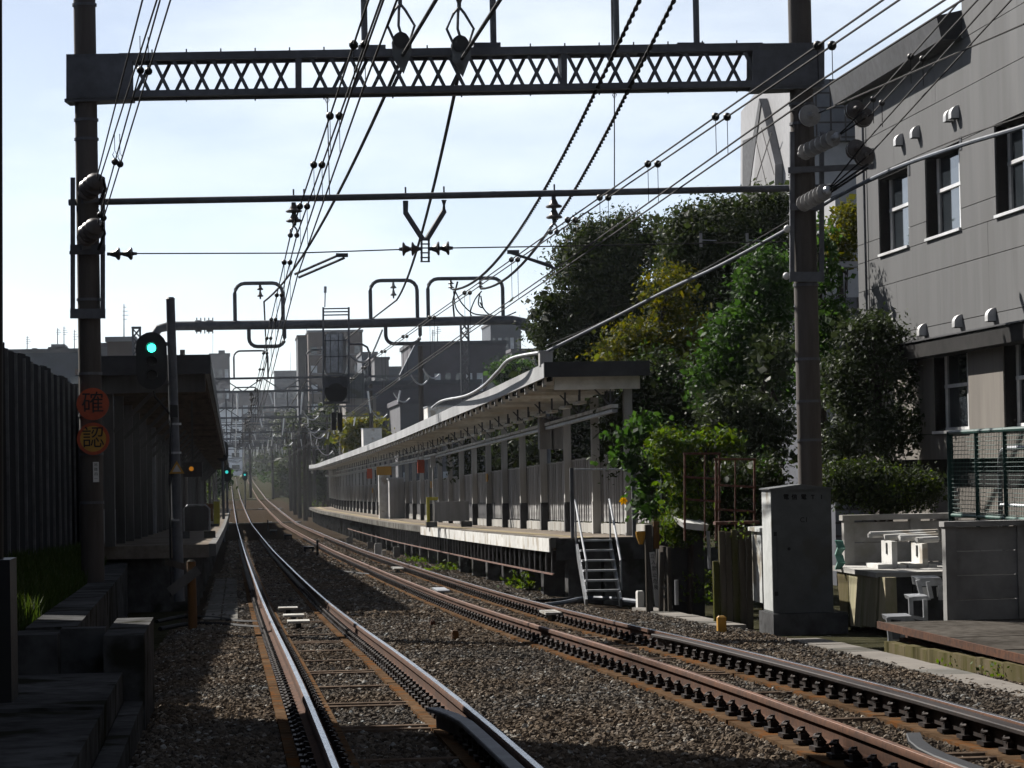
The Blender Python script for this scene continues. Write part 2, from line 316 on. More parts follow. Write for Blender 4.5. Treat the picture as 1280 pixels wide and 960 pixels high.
# --- loose ballast stones: one countless mass of instances
sc_ = bpy.data.collections.new('stone_shapes')
for k in range(5):
    mb = MB(); rr = random.Random(k); n = 6
    mb.tube([(0,0,-.6),(rr.uniform(-.2,.2),0,-.1),(0,rr.uniform(-.2,.2),.35),(0,0,.62)], [.45, .95, .8, .3], n)
    mb.v = [(x*rr.uniform(.75,1.25), y*rr.uniform(.75,1.25), z*rr.uniform(.7,1.2)) for x, y, z in mb.v]
    sc_.objects.link(bpy.data.objects.new('stone_shape', mb.mesh('stone_shape', None)))
mt, n_, b_ = nodes('ballast_stone')
oi = n_.nodes.new('ShaderNodeObjectInfo'); cr_ = n_.nodes.new('ShaderNodeValToRGB'); e_ = cr_.color_ramp.elements
for p, c in ((.3, (.078,.060,.044)), (.6, (.125,.098,.074)), (.85, (.06,.05,.042)), (.93, (.18,.15,.12))): e_.new(p).color = (*c, 1)
e_[0].color = (.035,.028,.022,1); e_[-1].color = (.24,.225,.20,1)
n_.links.new(oi.outputs['Random'], cr_.inputs['Fac']); b_.inputs['Roughness'].default_value = .9; b_.inputs['Specular IOR Level'].default_value = 0
# the stretch beyond the near rust is greyer, fresher stone
g_ = n_.nodes.new('ShaderNodeNewGeometry'); nz_ = n_.nodes.new('ShaderNodeTexNoise'); nz_.inputs['Scale'].default_value = .35; n_.links.new(g_.outputs['Position'], nz_.inputs['Vector'])
mr_ = n_.nodes.new('ShaderNodeMapRange'); mr_.inputs['From Min'].default_value = .42; mr_.inputs['From Max'].default_value = .62; n_.links.new(nz_.outputs['Fac'], mr_.inputs['Value'])
hs_ = n_.nodes.new('ShaderNodeMix'); hs_.data_type = 'RGBA'; hs_.blend_type = 'MULTIPLY'; hs_.inputs['B'].default_value = (.92,1.02,1.14,1)
n_.links.new(mr_.outputs['Result'], hs_.inputs['Factor']); n_.links.new(cr_.outputs['Color'], hs_.inputs['A']); n_.links.new(hs_.outputs['Result'], b_.inputs['Base Color'])
K['stone'] = mt
for o in sc_.objects: o.data.materials.clear(); o.data.materials.append(mt)
def stones(y0, y1, dens, smin, smax, x0=-1.15, x1=7.25, seed=1):
    r = np.random.default_rng(seed); n = int((y1-y0)*(x1-x0)*dens)
    Y = r.uniform(y0, y1, n); X = r.uniform(x0, x1, n); s = r.uniform(smin, smax, n)*(.75+.5*r.random(n))
    zz = np.interp(Y, _yy, _zz); L_ = 1.15-.0022*Y; R_ = 4.5-.0016*Y
    keep = np.ones(n, bool)
    for c in (L_-.5665, L_+.5665, R_-.5665, R_+.5665): keep &= (np.abs(X-c) > .225) | (r.random(n) < .02)
    z = zz-.245+s*.35*r.random(n)
    sh = np.clip(X-6.3, 0, .9); z -= sh*.05; z -= np.clip(-.6-X, 0, 1)*.3
    return np.stack([X, Y, z], 1)[keep], s[keep]
P1, s1 = stones(11, 30, 760, .022, .035, seed=1); P2, s2 = stones(30, 48, 480, .025, .039, seed=2); P3, s3 = stones(48, 84, 170, .034, .052, -.6, 6.3, seed=3)
P4, s4 = stones(84, 150, 34, .06, .085, -.4, 6.0, seed=4)
PP = np.concatenate([P1, P2, P3, P4]); ss = np.concatenate([s1, s2, s3, s4])
me = bpy.data.meshes.new('ballast'); me.vertices.add(len(PP)); me.vertices.foreach_set('co', PP.astype(np.float32).ravel())
at_ = me.attributes.new('ssize', 'FLOAT', 'POINT'); at_.data.foreach_set('value', ss.astype(np.float32))
ar_ = me.attributes.new('srot', 'FLOAT_VECTOR', 'POINT'); ar_.data.foreach_set('vector', RNG.uniform(0, 6.28, (len(PP), 3)).astype(np.float32).ravel())
me.materials.append(mt)
ob = link(bpy.data.objects.new('ballast', me)); ob['kind'] = 'stuff'; tag(ob, 'brown and grey crushed stone ballast between and beside the rails', 'ballast')
gt = bpy.data.node_groups.new('ballast_scatter', 'GeometryNodeTree')
gt.interface.new_socket('Geometry', in_out='INPUT', socket_type='NodeSocketGeometry'); gt.interface.new_socket('Geometry', in_out='OUTPUT', socket_type='NodeSocketGeometry')
gi = gt.nodes.new('NodeGroupInput'); go = gt.nodes.new('NodeGroupOutput'); ip = gt.nodes.new('GeometryNodeInstanceOnPoints')
ci = gt.nodes.new('GeometryNodeCollectionInfo'); ci.inputs['Collection'].default_value = sc_; ci.inputs['Separate Children'].default_value = True; ci.inputs['Reset Children'].default_value = True
na = gt.nodes.new('GeometryNodeInputNamedAttribute'); na.data_type = 'FLOAT'; na.inputs['Name'].default_value = 'ssize'
nb = gt.nodes.new('GeometryNodeInputNamedAttribute'); nb.data_type = 'FLOAT_VECTOR'; nb.inputs['Name'].default_value = 'srot'
ip.inputs['Pick Instance'].default_value = True
G = gt.links.new
G(gi.outputs[0], ip.inputs['Points']); G(ci.outputs[0], ip.inputs['Instance']); G(na.outputs['Attribute'], ip.inputs['Scale']); G(nb.outputs['Attribute'], ip.inputs['Rotation']); G(ip.outputs[0], go.inputs[0])
md = ob.modifiers.new('scatter', 'NODES'); md.node_group = gt
# --- small things lying in and by the tracks
def plate(px, py, wx, wy, h, mat, label, cat, off=-.16, group=None, name='track_plate'):
    p = gnd(px, py, off); mb = MB(); mb.box(p.x-wx/2, p.x+wx/2, p.y-wy/2, p.y+wy/2, p.z-.02, p.z+.015)
    t = thing(name, label, cat, p, group); mb.build('plate', mat, t)
    MB().box(p.x-.04, p.x+.04, p.y-wy*.3, p.y+wy*.3, p.z-h, p.z-.022).build('support', K['black'], t)
    return t
for py, px, o_ in ((760, 360, 'furthest'), (769, 367, 'middle'), (776.5, 373, 'nearest to the crossing')):
    plate(px, py, .34, .5, .16, K['grime'], f'pale flat plate raised between the left track rails, {o_} of three', 'signal plate', -.1, 'plates between the left rails', 'signal_plate')
plate(690, 765, .30, .9, .2, K['grime'], 'white flat plate raised between the rusty rails beside the steel stairs', 'signal plate', -.06, None, 'signal_plate')
plate(551, 737, .26, 1.6, .25, K['galv'], 'grey metal box between the rusty rails beneath the white platform edge', 'signal plate', -.06, None, 'signal_plate')
plate(497, 710, .30, 1.4, .2, K['grime'], 'pale plate between the rusty rails beyond the grey metal box', 'signal plate', -.08, None, 'signal_plate')
def stake(px, py, w, h, mat, label):
    p = gnd(px, py, -.2); mb = MB(); mb.box(p.x-w/2, p.x+w/2, p.y-w/2, p.y+w/2, p.z-.1, p.z+h-.02)
    mb.prism([(p.x-w/2, p.y-w/2, p.z+h-.02), (p.x+w/2, p.y-w/2, p.z+h-.02), (p.x+w*.3, p.y-w*.3, p.z+h), (p.x-w*.3, p.y-w*.3, p.z+h)], (0, w*.6, 0))
    return mb.solo('marker_stake', mat, label, 'marker stake')
stake(902, 787, .12, .19, K['yellow'], 'short yellow stake standing in ballast before the plank fence')
stake(569, 798, .09, .11, K['owood'], 'small brown stake in ballast between the two tracks')
stake(541, 780, .07, .06, K['rustbar'], 'tiny rusty stub sunk in the grey ballast between the tracks')
# low black stools and a post between the tracks further on
for (px, py, w_), o_ in zip(((342, 668, 9), (360, 674, 10), (386, 691, 13)), ('third', 'second', 'first')):
    p = gnd(px, py, -.24); s_ = w_*p.y/FPX; t = thing('cable_stand', f'{o_} low black cable stand from the crossing on the ballast between the tracks', 'cable stand', p, 'low stands between the tracks')
    MB().box(p.x-s_/2, p.x+s_/2, p.y-.3, p.y+.3, p.z+s_*.38, p.z+s_*.62).build('top', K['black'], t)
    for d in (-.38, .38): MB().box(p.x+d*s_-.04, p.x+d*s_+.04, p.y-.15, p.y+.15, p.z-.05, p.z+s_*.38).build('leg', K['black'], t)
for px, py, h_, o_ in ((335, 665, .75, 'taller'), (397, 697, .62, 'shorter')):
    p = gnd(px, py, -.24); mb = MB(); mb.cyl(p, p+V(0, 0, h_), .05, .045, 8); mb.cyl(p+V(0,0,h_), p+V(0,0,h_+.05), .065, .05, 8)
    mb.solo('short_post', K['black'], f'{o_} black post standing on the ballast between the tracks', 'post', 'short posts between the tracks')
for py, o_ in ((653, 'first'), (636, 'second'), (623.5, 'third')):                         # ducts crossing under both tracks
    p = gnd(325, py, -.16); t = thing('cross_duct', f'{o_} pale cable duct from the crossing laid across both tracks', 'cable duct', p, 'ducts across the tracks')
    MB().box(xl(p.y)-1.4, xr(p.y)+1.3, p.y-.35, p.y+.35, zr(p.y)-.26, zr(p.y)-.165).build('duct', K['conc'], t)
    for x_ in (xl(p.y)-1.1, 2.8, xr(p.y)+1): MB().box(x_-.2, x_+.2, p.y-.36, p.y+.36, zr(p.y)-.164, zr(p.y)-.14).build('clamp', K['galv'], t)
t = thing('trackside_slab', 'pair of pale concrete trough slabs between the left rail and the left platform', 'cable trough', (-.25, 50, zr(50)-.3))
for Y in np.arange(47.5, 76, 1.0):
    for x_ in (-.42, -.12): MB().bar((x_, Y, zr(Y)-.225), (x_, Y+.985, zr(Y+1)-.225), .27, .08).build('lid', K['conc'], t)
# black cables across the ballast on the left and by the stairs
def cable(pts, r, label, mat=None, n=6, name='ground_cable', cat='cable', group=None):
    out_ = []; pts = [Vector(p) for p in pts]
    for i in range(len(pts)-1):
        a = pts[max(i-1, 0)]; b = pts[i]; c = pts[i+1]; d = pts[min(i+2, len(pts)-1)]
        for k in range(5):
            u = k/5; out_.append(.5*((2*b)+(c-a)*u+(2*a-5*b+4*c-d)*u*u+(3*b-a-3*c+d)*u**3))
    out_.append(pts[-1]); return MB().tube(out_, r, n).solo(name, mat or K['cable'], label, cat, group, True)
cable([gnd(x, y, -.2) for x, y in ((196, 777), (230, 771), (270, 773), (300, 777), (330, 778))], .035, 'thick black cable crossing the ballast to the left rail, further one')
cable([gnd(x, y, -.2) for x, y in ((200, 786), (235, 780), (275, 780), (305, 783), (332, 785))], .035, 'thick black cable crossing the ballast to the left rail, nearer one')
cable([gnd(x, y, -.15) for x, y in ((676, 757), (705, 753), (730, 748), (762, 748), (800, 752))], .04, 'blue grey cable lying over ballast at the foot of the steel stairs', K['bluecable'])
cable([gnd(x, y, -.17) for x, y in ((650, 752), (690, 750), (720, 747), (745, 745))], .03, 'thin dark cable behind the blue grey one before the steel stairs')
cable([gnd(x, y, -.2) for x, y in ((402, 712), (425, 714), (450, 717), (478, 720))], .04, 'dark cable crossing the grey ballast between the tracks')
# concrete cable trough with separate lids, right of the rusty track
t = thing('cable_trough', 'beige concrete cable trough with flat lids beside the rusty track', 'cable trough', gnd(1150, 822, -.2))
for i in range(34):
    Y = 21.5+i*1.0
    if 35.4 < Y < 40.4 or Y > 49: continue
    x = float(np.interp(Y, [20, 24, 30, 34, 36, 48, 60], [6.72, 6.76, 7.05, 7.2, 7.22, 7.2, 7.2])); zz_ = zr(Y)-.262+random.uniform(-.008, .008)
    MB().bar((x, Y+.01, zz_), (float(x+np.interp(Y, [20,24,30,36], [.01,.04,.04,0])), Y+.985, zr(Y+1)-.262), .40, .07).build('lid', K['beige'] if i % 5 else K['conc'], t)
# ================================================================== left side
FX = -3.3
t = thing('noise_barrier', 'tall dark ribbed barrier of upright panels along the left embankment', 'barrier', (FX, 40, zr(40)+.9))
Y = 29.0; i = 0
while Y < 88:
    zb = zr(Y+.85)+.98; h = 3.55-zb + (.06 if i % 3 == 0 else 0)
    mb = MB(); n = 3; prof = []
    for k in range(n+1): prof.append((FX+(.035 if k % 2 else -.02), Y+.06+1.58*k/n))
    pts = prof+[(x-.03, y) for x, y in reversed(prof)]
    mb.prism([(x, y, zb) for x, y in pts], (0, 0, h)); mb.build('panel', K['fence'], t)
    MB().box(FX-.05, FX+.075, Y-.022, Y+.022, zb-.25, 3.52).build('post', K['fpost'], t)
    MB().box(FX-.16, FX+.16, Y-.0, Y+1.68, zb-.6, zb-.02).build('base_block', K['concd'], t)
    Y += 1.7; i += 1
# retaining wall along the embankment and its end by the crossing
t = thing('retaining_wall', 'low concrete retaining wall with stepped top below the dark barrier', 'retaining wall', (-1.6, 30, -.3))
ys = [23.3, 29, 35, 41, 47, 53, 60]
for a, b in zip(ys, ys[1:]):
    za = zr(a)+.55; zb = zr(b)+.55+(.15 if b > 55 else 0); zc = -1.3
    mb = MB(); xa, xb = wallx(a), wallx(b)
    mb.add([(xa-.42,a,zc),(xa,a,zc),(xb,b-.02,zc),(xb-.42,b-.02,zc),(xa-.42,a,za),(xa,a,za),(xb,b-.02,zb),(xb-.42,b-.02,zb)], [(0,3,2,1),(4,5,6,7),(0,1,5,4),(1,2,6,5),(2,3,7,6),(3,0,4,7)])
    mb.build('wall_block', K['concd'], t)
t = thing('concrete_abutment', 'dark concrete block wall across the embankment end by the walkway slab', 'concrete wall', (-1.2, 22.8, -.8))
MB().box(-1.85, -1.42, 22.5, 23.2, -.9, .42).build('wall_block', K['concd'], t)
MB().box(-1.06, -.74, 22.5, 25.2, -.9, .40).build('wall_block', K['concd'], t)
MB().box(-1.419, -1.061, 22.9, 23.18, -.9, .44).build('recess_back', K['concd'], t)
t = thing('walkway_slab', 'smooth concrete walkway slabs leading to the dark abutment wall', 'walkway', (-1.3, 19, -.5))
for a, b, dz in ((15.3, 19.2, .0), (19.22, 22.48, .02)): MB().box(-1.78+.05*(a > 18), -.91, a, b, -.6, .09+dz).build('slab', K['concd'], t)
MB().box(-.9, -.75, 15.3, 22.49, -.8, -.12).build('kerb', K['concd'], t)
MB().box(-2.4, -1.79, 15.3, 22.49, -.6, -.02).build('earth_strip', K['ground'], t)
# dark crossing post at the very left edge
t = thing('crossing_post', 'tall dark crossing equipment post with a cap arm and base cabinet beside the walkway slab', 'post', (-1.66, 20, -.3))
MB().cyl((-1.70, 20, -.4), (-1.625, 20, 5.6), .055, .05, 10).build('pole', K['black'], t, True)
mb = MB(); mb.prism([(-2.0,19.85,5.02),(-1.615,19.85,4.96),(-1.615,19.85,5.03),(-1.70,19.85,5.12),(-2.0,19.85,5.12)], (0,.3,0)); mb.build('cap_arm', K['black'], t)
MB().box(-2.0, -1.565, 19.75, 20.35, -.5, 1.1).build('base_cabinet', K['black'], t)
# house beyond the left edge whose shade falls over the crossing
t = thing('corner_house', 'plain three storey house beside the level crossing left of the dark barrier', 'house', (-9, 18, 0))
MB().box(-14, -3.75, 6.0, 28.3, -.5, 9.6).build('wall', K['concd'], t)
MB().box(-14.2, -3.55, 5.8, 28.5, 9.6, 9.9).build('roof', K['fascia'], t)
for fl in range(3):
    for k in range(5):
        y_ = 8+k*4.2; f = MB().box(-3.75, -3.72, y_, y_+1.6, .9+fl*3, 2.3+fl*3).build('window', K['glass'], t)
        MB().box(-3.749, -3.69, y_-.06, y_+1.66, .82+fl*3, .9+fl*3).build('sill', K['winframe'], f)
for nm, lab, x0, x1, y0, y1, h in (('side_sky_blocker', 'added unseen row house behind the dark barrier, blocking sky light', -19, -8.5, 30, 52, 8.2), ('side_sky_blocker', 'second added unseen row house further along, blocking sky light', -19, -9.2, 53, 78, 8.6), ('rear_sky_blocker', 'added unseen house behind the crossing on the left, blocking sky light', -17, -4.5, -27, -6, 10.5), ('rear_sky_blocker', 'added unseen house behind the crossing on the right, blocking sky light', 6.5, 22, -27, -5, 10.5)):  # unseen houses added to block sky light and deepen the shade
    t = thing(nm, lab, 'house', ((x0+x1)/2, (y0+y1)/2, 0)); MB().box(x0, x1, y0, y1, -.6, h).build('wall', K['concd'], t); MB().box(x0-.25, x1+.25, y0-.25, y1+.25, h, h+.3).build('roof', K['fascia'], t)
    for fl in range(3):
        for k in range(4):
            y_ = y0+2+k*(y1-y0-3)/4; MB().box(x1-.01, x1+.03, y_, y_+1.5, .9+fl*2.7, 2.2+fl*2.7).build('window', K['glass'], t)
# ------------------------------------------------------------------ left platform and canopy
PY0, PY1 = 57.5, 236.
def plat_sheet(x0, x1, Ys, dz0, dz1):
    mb = MB()
    for a, b in zip(Ys, Ys[1:]):
        za, zb = zr(a), zr(b); mb.add([(x0,a,za+dz0),(x1,a,za+dz0),(x1,b,zb+dz0),(x0,b,zb+dz0),(x0,a,za+dz1),(x1,a,za+dz1),(x1,b,zb+dz1),(x0,b,zb+dz1)], [(0,3,2,1),(4,5,6,7),(0,1,5,4),(1,2,6,5),(2,3,7,6),(3,0,4,7)])
    return mb
YP = list(np.arange(PY0, PY1+1, 6.))
t = thing('platform', 'shaded left platform with asphalt top and pale edge under the brown soffit', 'platform', (-1.5, PY0, zr(PY0)-.3))
plat_sheet(-3.1, -.55, YP, .72, .985).build('slab', K['plat'], t)
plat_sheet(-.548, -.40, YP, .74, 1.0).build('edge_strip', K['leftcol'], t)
for i, Y in enumerate(np.arange(PY0+.3, PY1, 5.)): MB().box(-3.0, -.75, Y, Y+.5, zr(Y)-.5, zr(Y)+.72).build('pier', K['concd'], t)
t = thing('platform_canopy', 'left platform canopy with dark end fascia and brown stained soffit', 'canopy', (-1.6, 55.5, zr(55)+1))
YC = list(np.arange(55.5, 240, 6.))
plat_sheet(-2.75, -.47, YC, 4.42, 4.68).build('roof', K['roof'], t)
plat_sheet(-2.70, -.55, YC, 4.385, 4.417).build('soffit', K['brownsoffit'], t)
MB().box(-2.78, -.44, 55.36, 55.48, zr(55.5)+4.36, zr(55.5)+4.74).build('end_fascia', K['fascia'], t)
MB().box(-2.7, -.55, 55.7, 55.9, zr(55.5)+4.02, zr(55.5)+4.38).build('end_beam', K['leftcol'], t)
plat_sheet(-.465, -.43, YC, 4.36, 4.72).build('side_fascia', K['fascia'], t)
for i, Y in enumerate(np.arange(57.2, 238, 2.65)):
    z = zr(Y)
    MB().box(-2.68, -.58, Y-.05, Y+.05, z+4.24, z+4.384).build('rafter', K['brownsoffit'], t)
    if i % 2 == 0:
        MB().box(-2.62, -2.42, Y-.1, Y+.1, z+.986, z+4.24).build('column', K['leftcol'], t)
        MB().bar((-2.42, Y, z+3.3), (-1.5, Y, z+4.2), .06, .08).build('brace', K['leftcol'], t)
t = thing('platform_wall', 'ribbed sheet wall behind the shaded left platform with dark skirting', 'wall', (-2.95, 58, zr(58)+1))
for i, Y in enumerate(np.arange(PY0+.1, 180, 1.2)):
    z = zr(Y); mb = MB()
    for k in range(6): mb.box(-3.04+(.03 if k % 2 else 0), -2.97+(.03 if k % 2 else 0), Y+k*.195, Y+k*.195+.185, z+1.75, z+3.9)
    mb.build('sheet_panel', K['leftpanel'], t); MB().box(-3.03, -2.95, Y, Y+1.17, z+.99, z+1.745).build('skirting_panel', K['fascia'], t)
def tframe(base, wx, h, r, label, name, mat=None):
    return thing(name, label, 'board', base)
p = atY(246, 664, 70); zb = zr(70)+1.0
t = thing('notice_board', 'pale round-cornered pipe frame board on a block at the left platform end', 'notice board', (p.x, 70, zb))
mb = MB(); w2 = .32; mb.tube([(p.x-w2,70,zb+.1),(p.x-w2,70,zb+.72),(p.x-w2+.1,70,zb+.82),(p.x+w2-.1,70,zb+.82),(p.x+w2,70,zb+.72),(p.x+w2,70,zb+.1)], .025, 6); mb.build('pipe_frame', K['galv'], t, True)
MB().box(p.x-w2+.03, p.x+w2-.03, 69.985, 70.015, zb+.18, zb+.78).build('panel', K['leftpanel'], t)
for d in (-w2, w2): MB().box(p.x+d-.14, p.x+d+.14, 69.8, 70.2, zb+.0, zb+.17).build('foot_block', K['concd'], t)
p = atY(270, 625, 112); t = thing('platform_sign', 'bright yellow upright board on the left platform edge', 'sign', (p.x, 112, zr(112)+1))
MB().box(p.x-.1, p.x+.14, 111.97, 112.03, zr(112)+1.02, zr(112)+1.98).build('board', K['lime'], t); MB().box(p.x-.5, p.x-.12, 111.95, 112.03, zr(112)+1.2, zr(112)+1.9).build('side_board', K['owood'], t)
MB().box(p.x-.5, p.x+.1, 111.8, 112.2, zr(112)+.99, zr(112)+1.1).build('foot', K['concd'], t)
# amber departure lamp box under the left canopy
p = atY(241, 587, 66); t = thing('lamp_box', 'grey lamp box with a lit amber light hanging under the left canopy', 'lamp', (p.x, 66, p.z))
MB().box(p.x-.22, p.x+.22, 65.8, 66.2, p.z-.17, p.z+.17).build('box', K['leftpanel'], t); MB().cyl((p.x-.03, 65.79, p.z+.02), (p.x-.03, 65.74, p.z+.02), .055, n=10).build('lens', K['sigamber'], t)
MB().box(p.x-.02, p.x+.02, 65.98, 66.02, p.z+.17, zr(66)+4.24).build('hanger', K['leftcol'], t)
# ------------------------------------------------------------------ signal on its own pole
SY = 54.; pb = atY(224, 745, SY)
t = thing('signal_post', 'three-light railway signal showing green on a thin grey pole with cables', 'railway signal', (pb.x, SY, pb.z))
top = atY(213, 374, SY); MB().cyl(V(pb.x, SY, pb.z-.1), top, .105, .085, 12).build('pole', K['steel'], t, True)
MB().cyl(top, top+V(0,0,.04), .1, .06, 12).build('pole_cap', K['steel'], t)
def oval(cx, cz, w, h, y, n=10):
    r = w/2; pts = []
    for k in range(n+1): a = math.pi*k/n; pts.append((cx+r*math.cos(a), y, cz+h/2-r+r*math.sin(a)))
    for k in range(n+1): a = math.pi+math.pi*k/n; pts.append((cx+r*math.cos(a), y, cz-h/2+r+r*math.sin(a)))
    return pts
c = atY(189.5, 451, SY-.35)
hd = MB().prism(oval(c.x, c.z, 38*SY/FPX, 71*SY/FPX, SY-.40), (0, .06, 0)).build('backboard', K['black'], t)
for k, py in enumerate((435, 452, 469)):
    q = atY(189.5, py, SY-.42)
    MB().cyl((q.x, SY-.405, q.z), (q.x, SY-.43, q.z), .082, n=14).build('lens', K['siglens'] if k == 0 else K['sigdark'], hd)
    mb = MB(); n = 12
    for j in range(n):
        a0 = math.radians(-20+220*j/n); a1 = math.radians(-20+220*(j+1)/n)
        mb.add([(q.x+r_*math.cos(a), y_, q.z+r_*math.sin(a)) for y_, sc2 in ((SY-.405, 1), (SY-.62, 1)) for r_ in (.10, .112) for a in (a0, a1)], [(0,1,5,4),(2,6,7,3),(4,5,7,6)])
    mb.build('hood', K['black'], hd)
MB().box(c.x-.17, c.x+.17, SY-.335, SY-.13, c.z-.42, c.z+.42).build('housing', K['black'], t)
for py in (430, 478): q = atY(212, py, SY); MB().bar((c.x, SY-.2, q.z), (q.x, SY, q.z), .06, .07).build('bracket', K['steel'], t)
q0 = atY(192, 488, SY-.3); q1 = atY(214, 520, SY-.1)
MB().tube([q0, q0+V(.02,.1,-.12), q0.lerp(q1,.5)+V(0,0,-.03), q1, V(q1.x-.05, SY-.1, q1.z-1.2), V(q1.x-.06, SY-.1, pb.z)], .02, 6).build('cable', K['cable'], t, True)
q = atY(217, 514, SY-.15); MB().box(q.x-.08, q.x+.08, SY-.2, SY+.1, q.z-.12, q.z+.12).build('junction_box', K['black'], t)
for py in (530, 566, 590, 650): q = atY(219, py, SY); MB().cyl((q.x, SY, q.z-.02), (q.x, SY, q.z+.02), .118, n=12).build('band', K['galv'], t)
# warning triangle fixed on the post
q = atY(221, 585, SY-.14); t = thing('warning_sign', 'small orange bordered triangle warning sign fixed to the signal pole', 'sign', q)
s_ = .145; MB().prism([(q.x-s_, SY-.14, q.z-s_*.75), (q.x+s_, SY-.14, q.z-s_*.75), (q.x, SY-.14, q.z+s_*.95)], (0,.02,0)).build('plate', K['yellow'], t)
s_ = .085; MB().prism([(q.x-s_, SY-.145, q.z-s_*.85), (q.x+s_, SY-.145, q.z-s_*.85), (q.x, SY-.145, q.z+s_*.8)], (0,.004,0)).build('face', K['grime'], t)
# barrier of a leaning board on an orange post
pb2 = atY(241, 775, 45); t = thing('track_barrier', 'worn orange post with a slanting board beside the left ballast', 'barrier', pb2)
a = atY(239, 702, 45); MB().cyl(V(pb2.x, 45, pb2.z-.2), V(a.x, 45, a.z), .075, .07, 10).build('post', K['owood'], t, True); MB().cyl(V(a.x,45,a.z), V(a.x,45,a.z+.03), .075, .04, 10).build('post_cap', K['conc'], t)
b0 = atY(212, 740, 44.9); b1 = atY(248, 712, 44.9); MB().bar(b0, b1, .05, .15).build('board', K['leftcol'], t)
b0 = atY(206, 702, 45.2); b1 = atY(236, 710, 45.2); MB().bar(b0, b1, .05, .1).build('rear_board', K['wood'], t)
# ------------------------------------------------------------------ lettering
def text(body, size, loc, rot, mat, parent, name='lettering', sx=1., ext=.002, font_off=0.):
    cu = bpy.data.curves.new(name, 'FONT'); cu.body = body; cu.size = size; cu.align_x = 'CENTER'; cu.align_y = 'CENTER'; cu.extrude = ext; cu.offset = font_off
    o = bpy.data.objects.new(name, cu); COL.objects.link(o); bpy.context.view_layer.update()
    dg = bpy.context.evaluated_depsgraph_get(); me = bpy.data.meshes.new_from_object(o.evaluated_get(dg)); bpy.data.objects.remove(o)
    me.materials.clear(); me.materials.append(mat)
    return inst(name, me, loc, parent, rot=rot, scale=(sx, 1, 1))
GL = 43.9
def disc_sign(px, py, rpx, ch, outer, inner, label, Y):
    q = atY(px, py, Y); r = rpx*Y/FPX; t = thing('round_sign', label, 'sign', q)
    MB().cyl(q+V(0,.02,0), q, r, n=32).build('plate', outer, t)
    if inner is not outer: MB().cyl(q+V(0,0,0), q+V(0,-.004,0), r*.8, n=32).build('face', inner, t)
    text(ch, r*1.42, q+V(0, -.009, 0), (math.pi/2, 0, 0), K['signk'], t, 'character', font_off=.0)
    MB().box(q.x-.04, q.x+.04, q.y+.021, q.y+.08, q.z-r*.7, q.z+r*.7).build('back_bracket', K['steel'], t)
    return t
disc_sign(116, 505, 20, '\u78ba', K['orange'], K['orange'], 'round orange sign with one black character fixed high on the left concrete pole', GL-.27)
disc_sign(116.5, 548.5, 20, '\u8a8d', K['orange'], K['yellow'], 'round yellow sign with orange rim and black character below the orange one', GL-.27)
q = atY(120, 590, GL-.2); t = thing('number_plate', 'small white upright number plate strapped on the left concrete pole', 'plate', q)
MB().box(q.x-.045, q.x+.045, q.y-.006, q.y+.006, q.z-.155, q.z+.155).build('plate', K['white'], t)
for k in range(4): text('\u5730\u8e0f\u56db\u4e00'[k], .055, q+V(0, -.009, .11-.072*k), (math.pi/2,0,0), K['signk'], t, 'lettering')
# grass on the embankment
def blades(name, pts, h0, h1, wd, mat, label, seed=3, lean=.5):
    r = np.random.default_rng(seed); n = len(pts); P = np.asarray(pts); a = r.uniform(0, 6.283, n); h = r.uniform(h0, h1, n); l = r.uniform(0, lean, n)*h; b = r.uniform(0, 6.283, n)
    dx = np.stack([np.cos(a)*wd/2, np.sin(a)*wd/2, np.zeros(n)], 1); tip = P+np.stack([np.cos(b)*l, np.sin(b)*l, h], 1); mid = P+np.stack([np.cos(b)*l*.35, np.sin(b)*l*.35, h*.6], 1)
    v = np.stack([P-dx, P+dx, mid+dx*.7, mid-dx*.7, tip], 1).reshape(-1, 3); f = []
    for i in range(n): k = i*5; f += [(k, k+1, k+2, k+3), (k+3, k+2, k+4)]
    me = bpy.data.meshes.new(name); me.from_pydata(v.tolist(), [], f); me.materials.append(mat); o = link(bpy.data.objects.new(name, me)); o['kind'] = 'stuff'; return tag(o, label, 'grass')
gp = []
for i in range(15000):
    Y = 23.4+36*random.random()**1.3; a = -3.12; b = wallx(Y)-.44; u = random.random(); x = a+(b-a)*u
    d = np.interp(x, [-3.35, -2.9, wallx(Y)-.3], [.95, .78, .42]); gp.append((x, Y, zr(Y)+d-.02))
blades('embankment_grass', gp, .08, .32, .022, K['grass'], 'dark green grass growing between barrier and retaining wall')
# ================================================================== overhead line structures
def gY(px): return 43.9-1.3*(px-103)/898
def g1(px, py, dy=0.): return atY(px, py, gY(px)+dy)
LP = g1(110, 300); RPp = g1(1006, 300)
gan = thing('overhead_gantry', 'steel lattice portal on two concrete poles spanning both tracks with a lower crossbar', 'overhead gantry', (LP.x, LP.y, zr(43)+.3))
zg0 = zr(43)
for (P_, r_, zb, nm) in ((LP, .18, zg0+.1, 'a'), (RPp, .188, zg0-.4, 'b')):
    pl = MB().tube([(P_.x, P_.y, zb), (P_.x, P_.y, 5.), (P_.x, P_.y, 10.6)], [r_, r_*.98, r_*.95], 20, True).build('concrete_pole', K['pole'], gan, True)
    for z in (9.0, 7.2, 6.9, 4.4, 3.25, 2.6, 2.0, 1.25):
        MB().cyl((P_.x, P_.y, z-.02), (P_.x, P_.y, z+.02), r_+.012, n=20).build('band', K['steel'], pl)
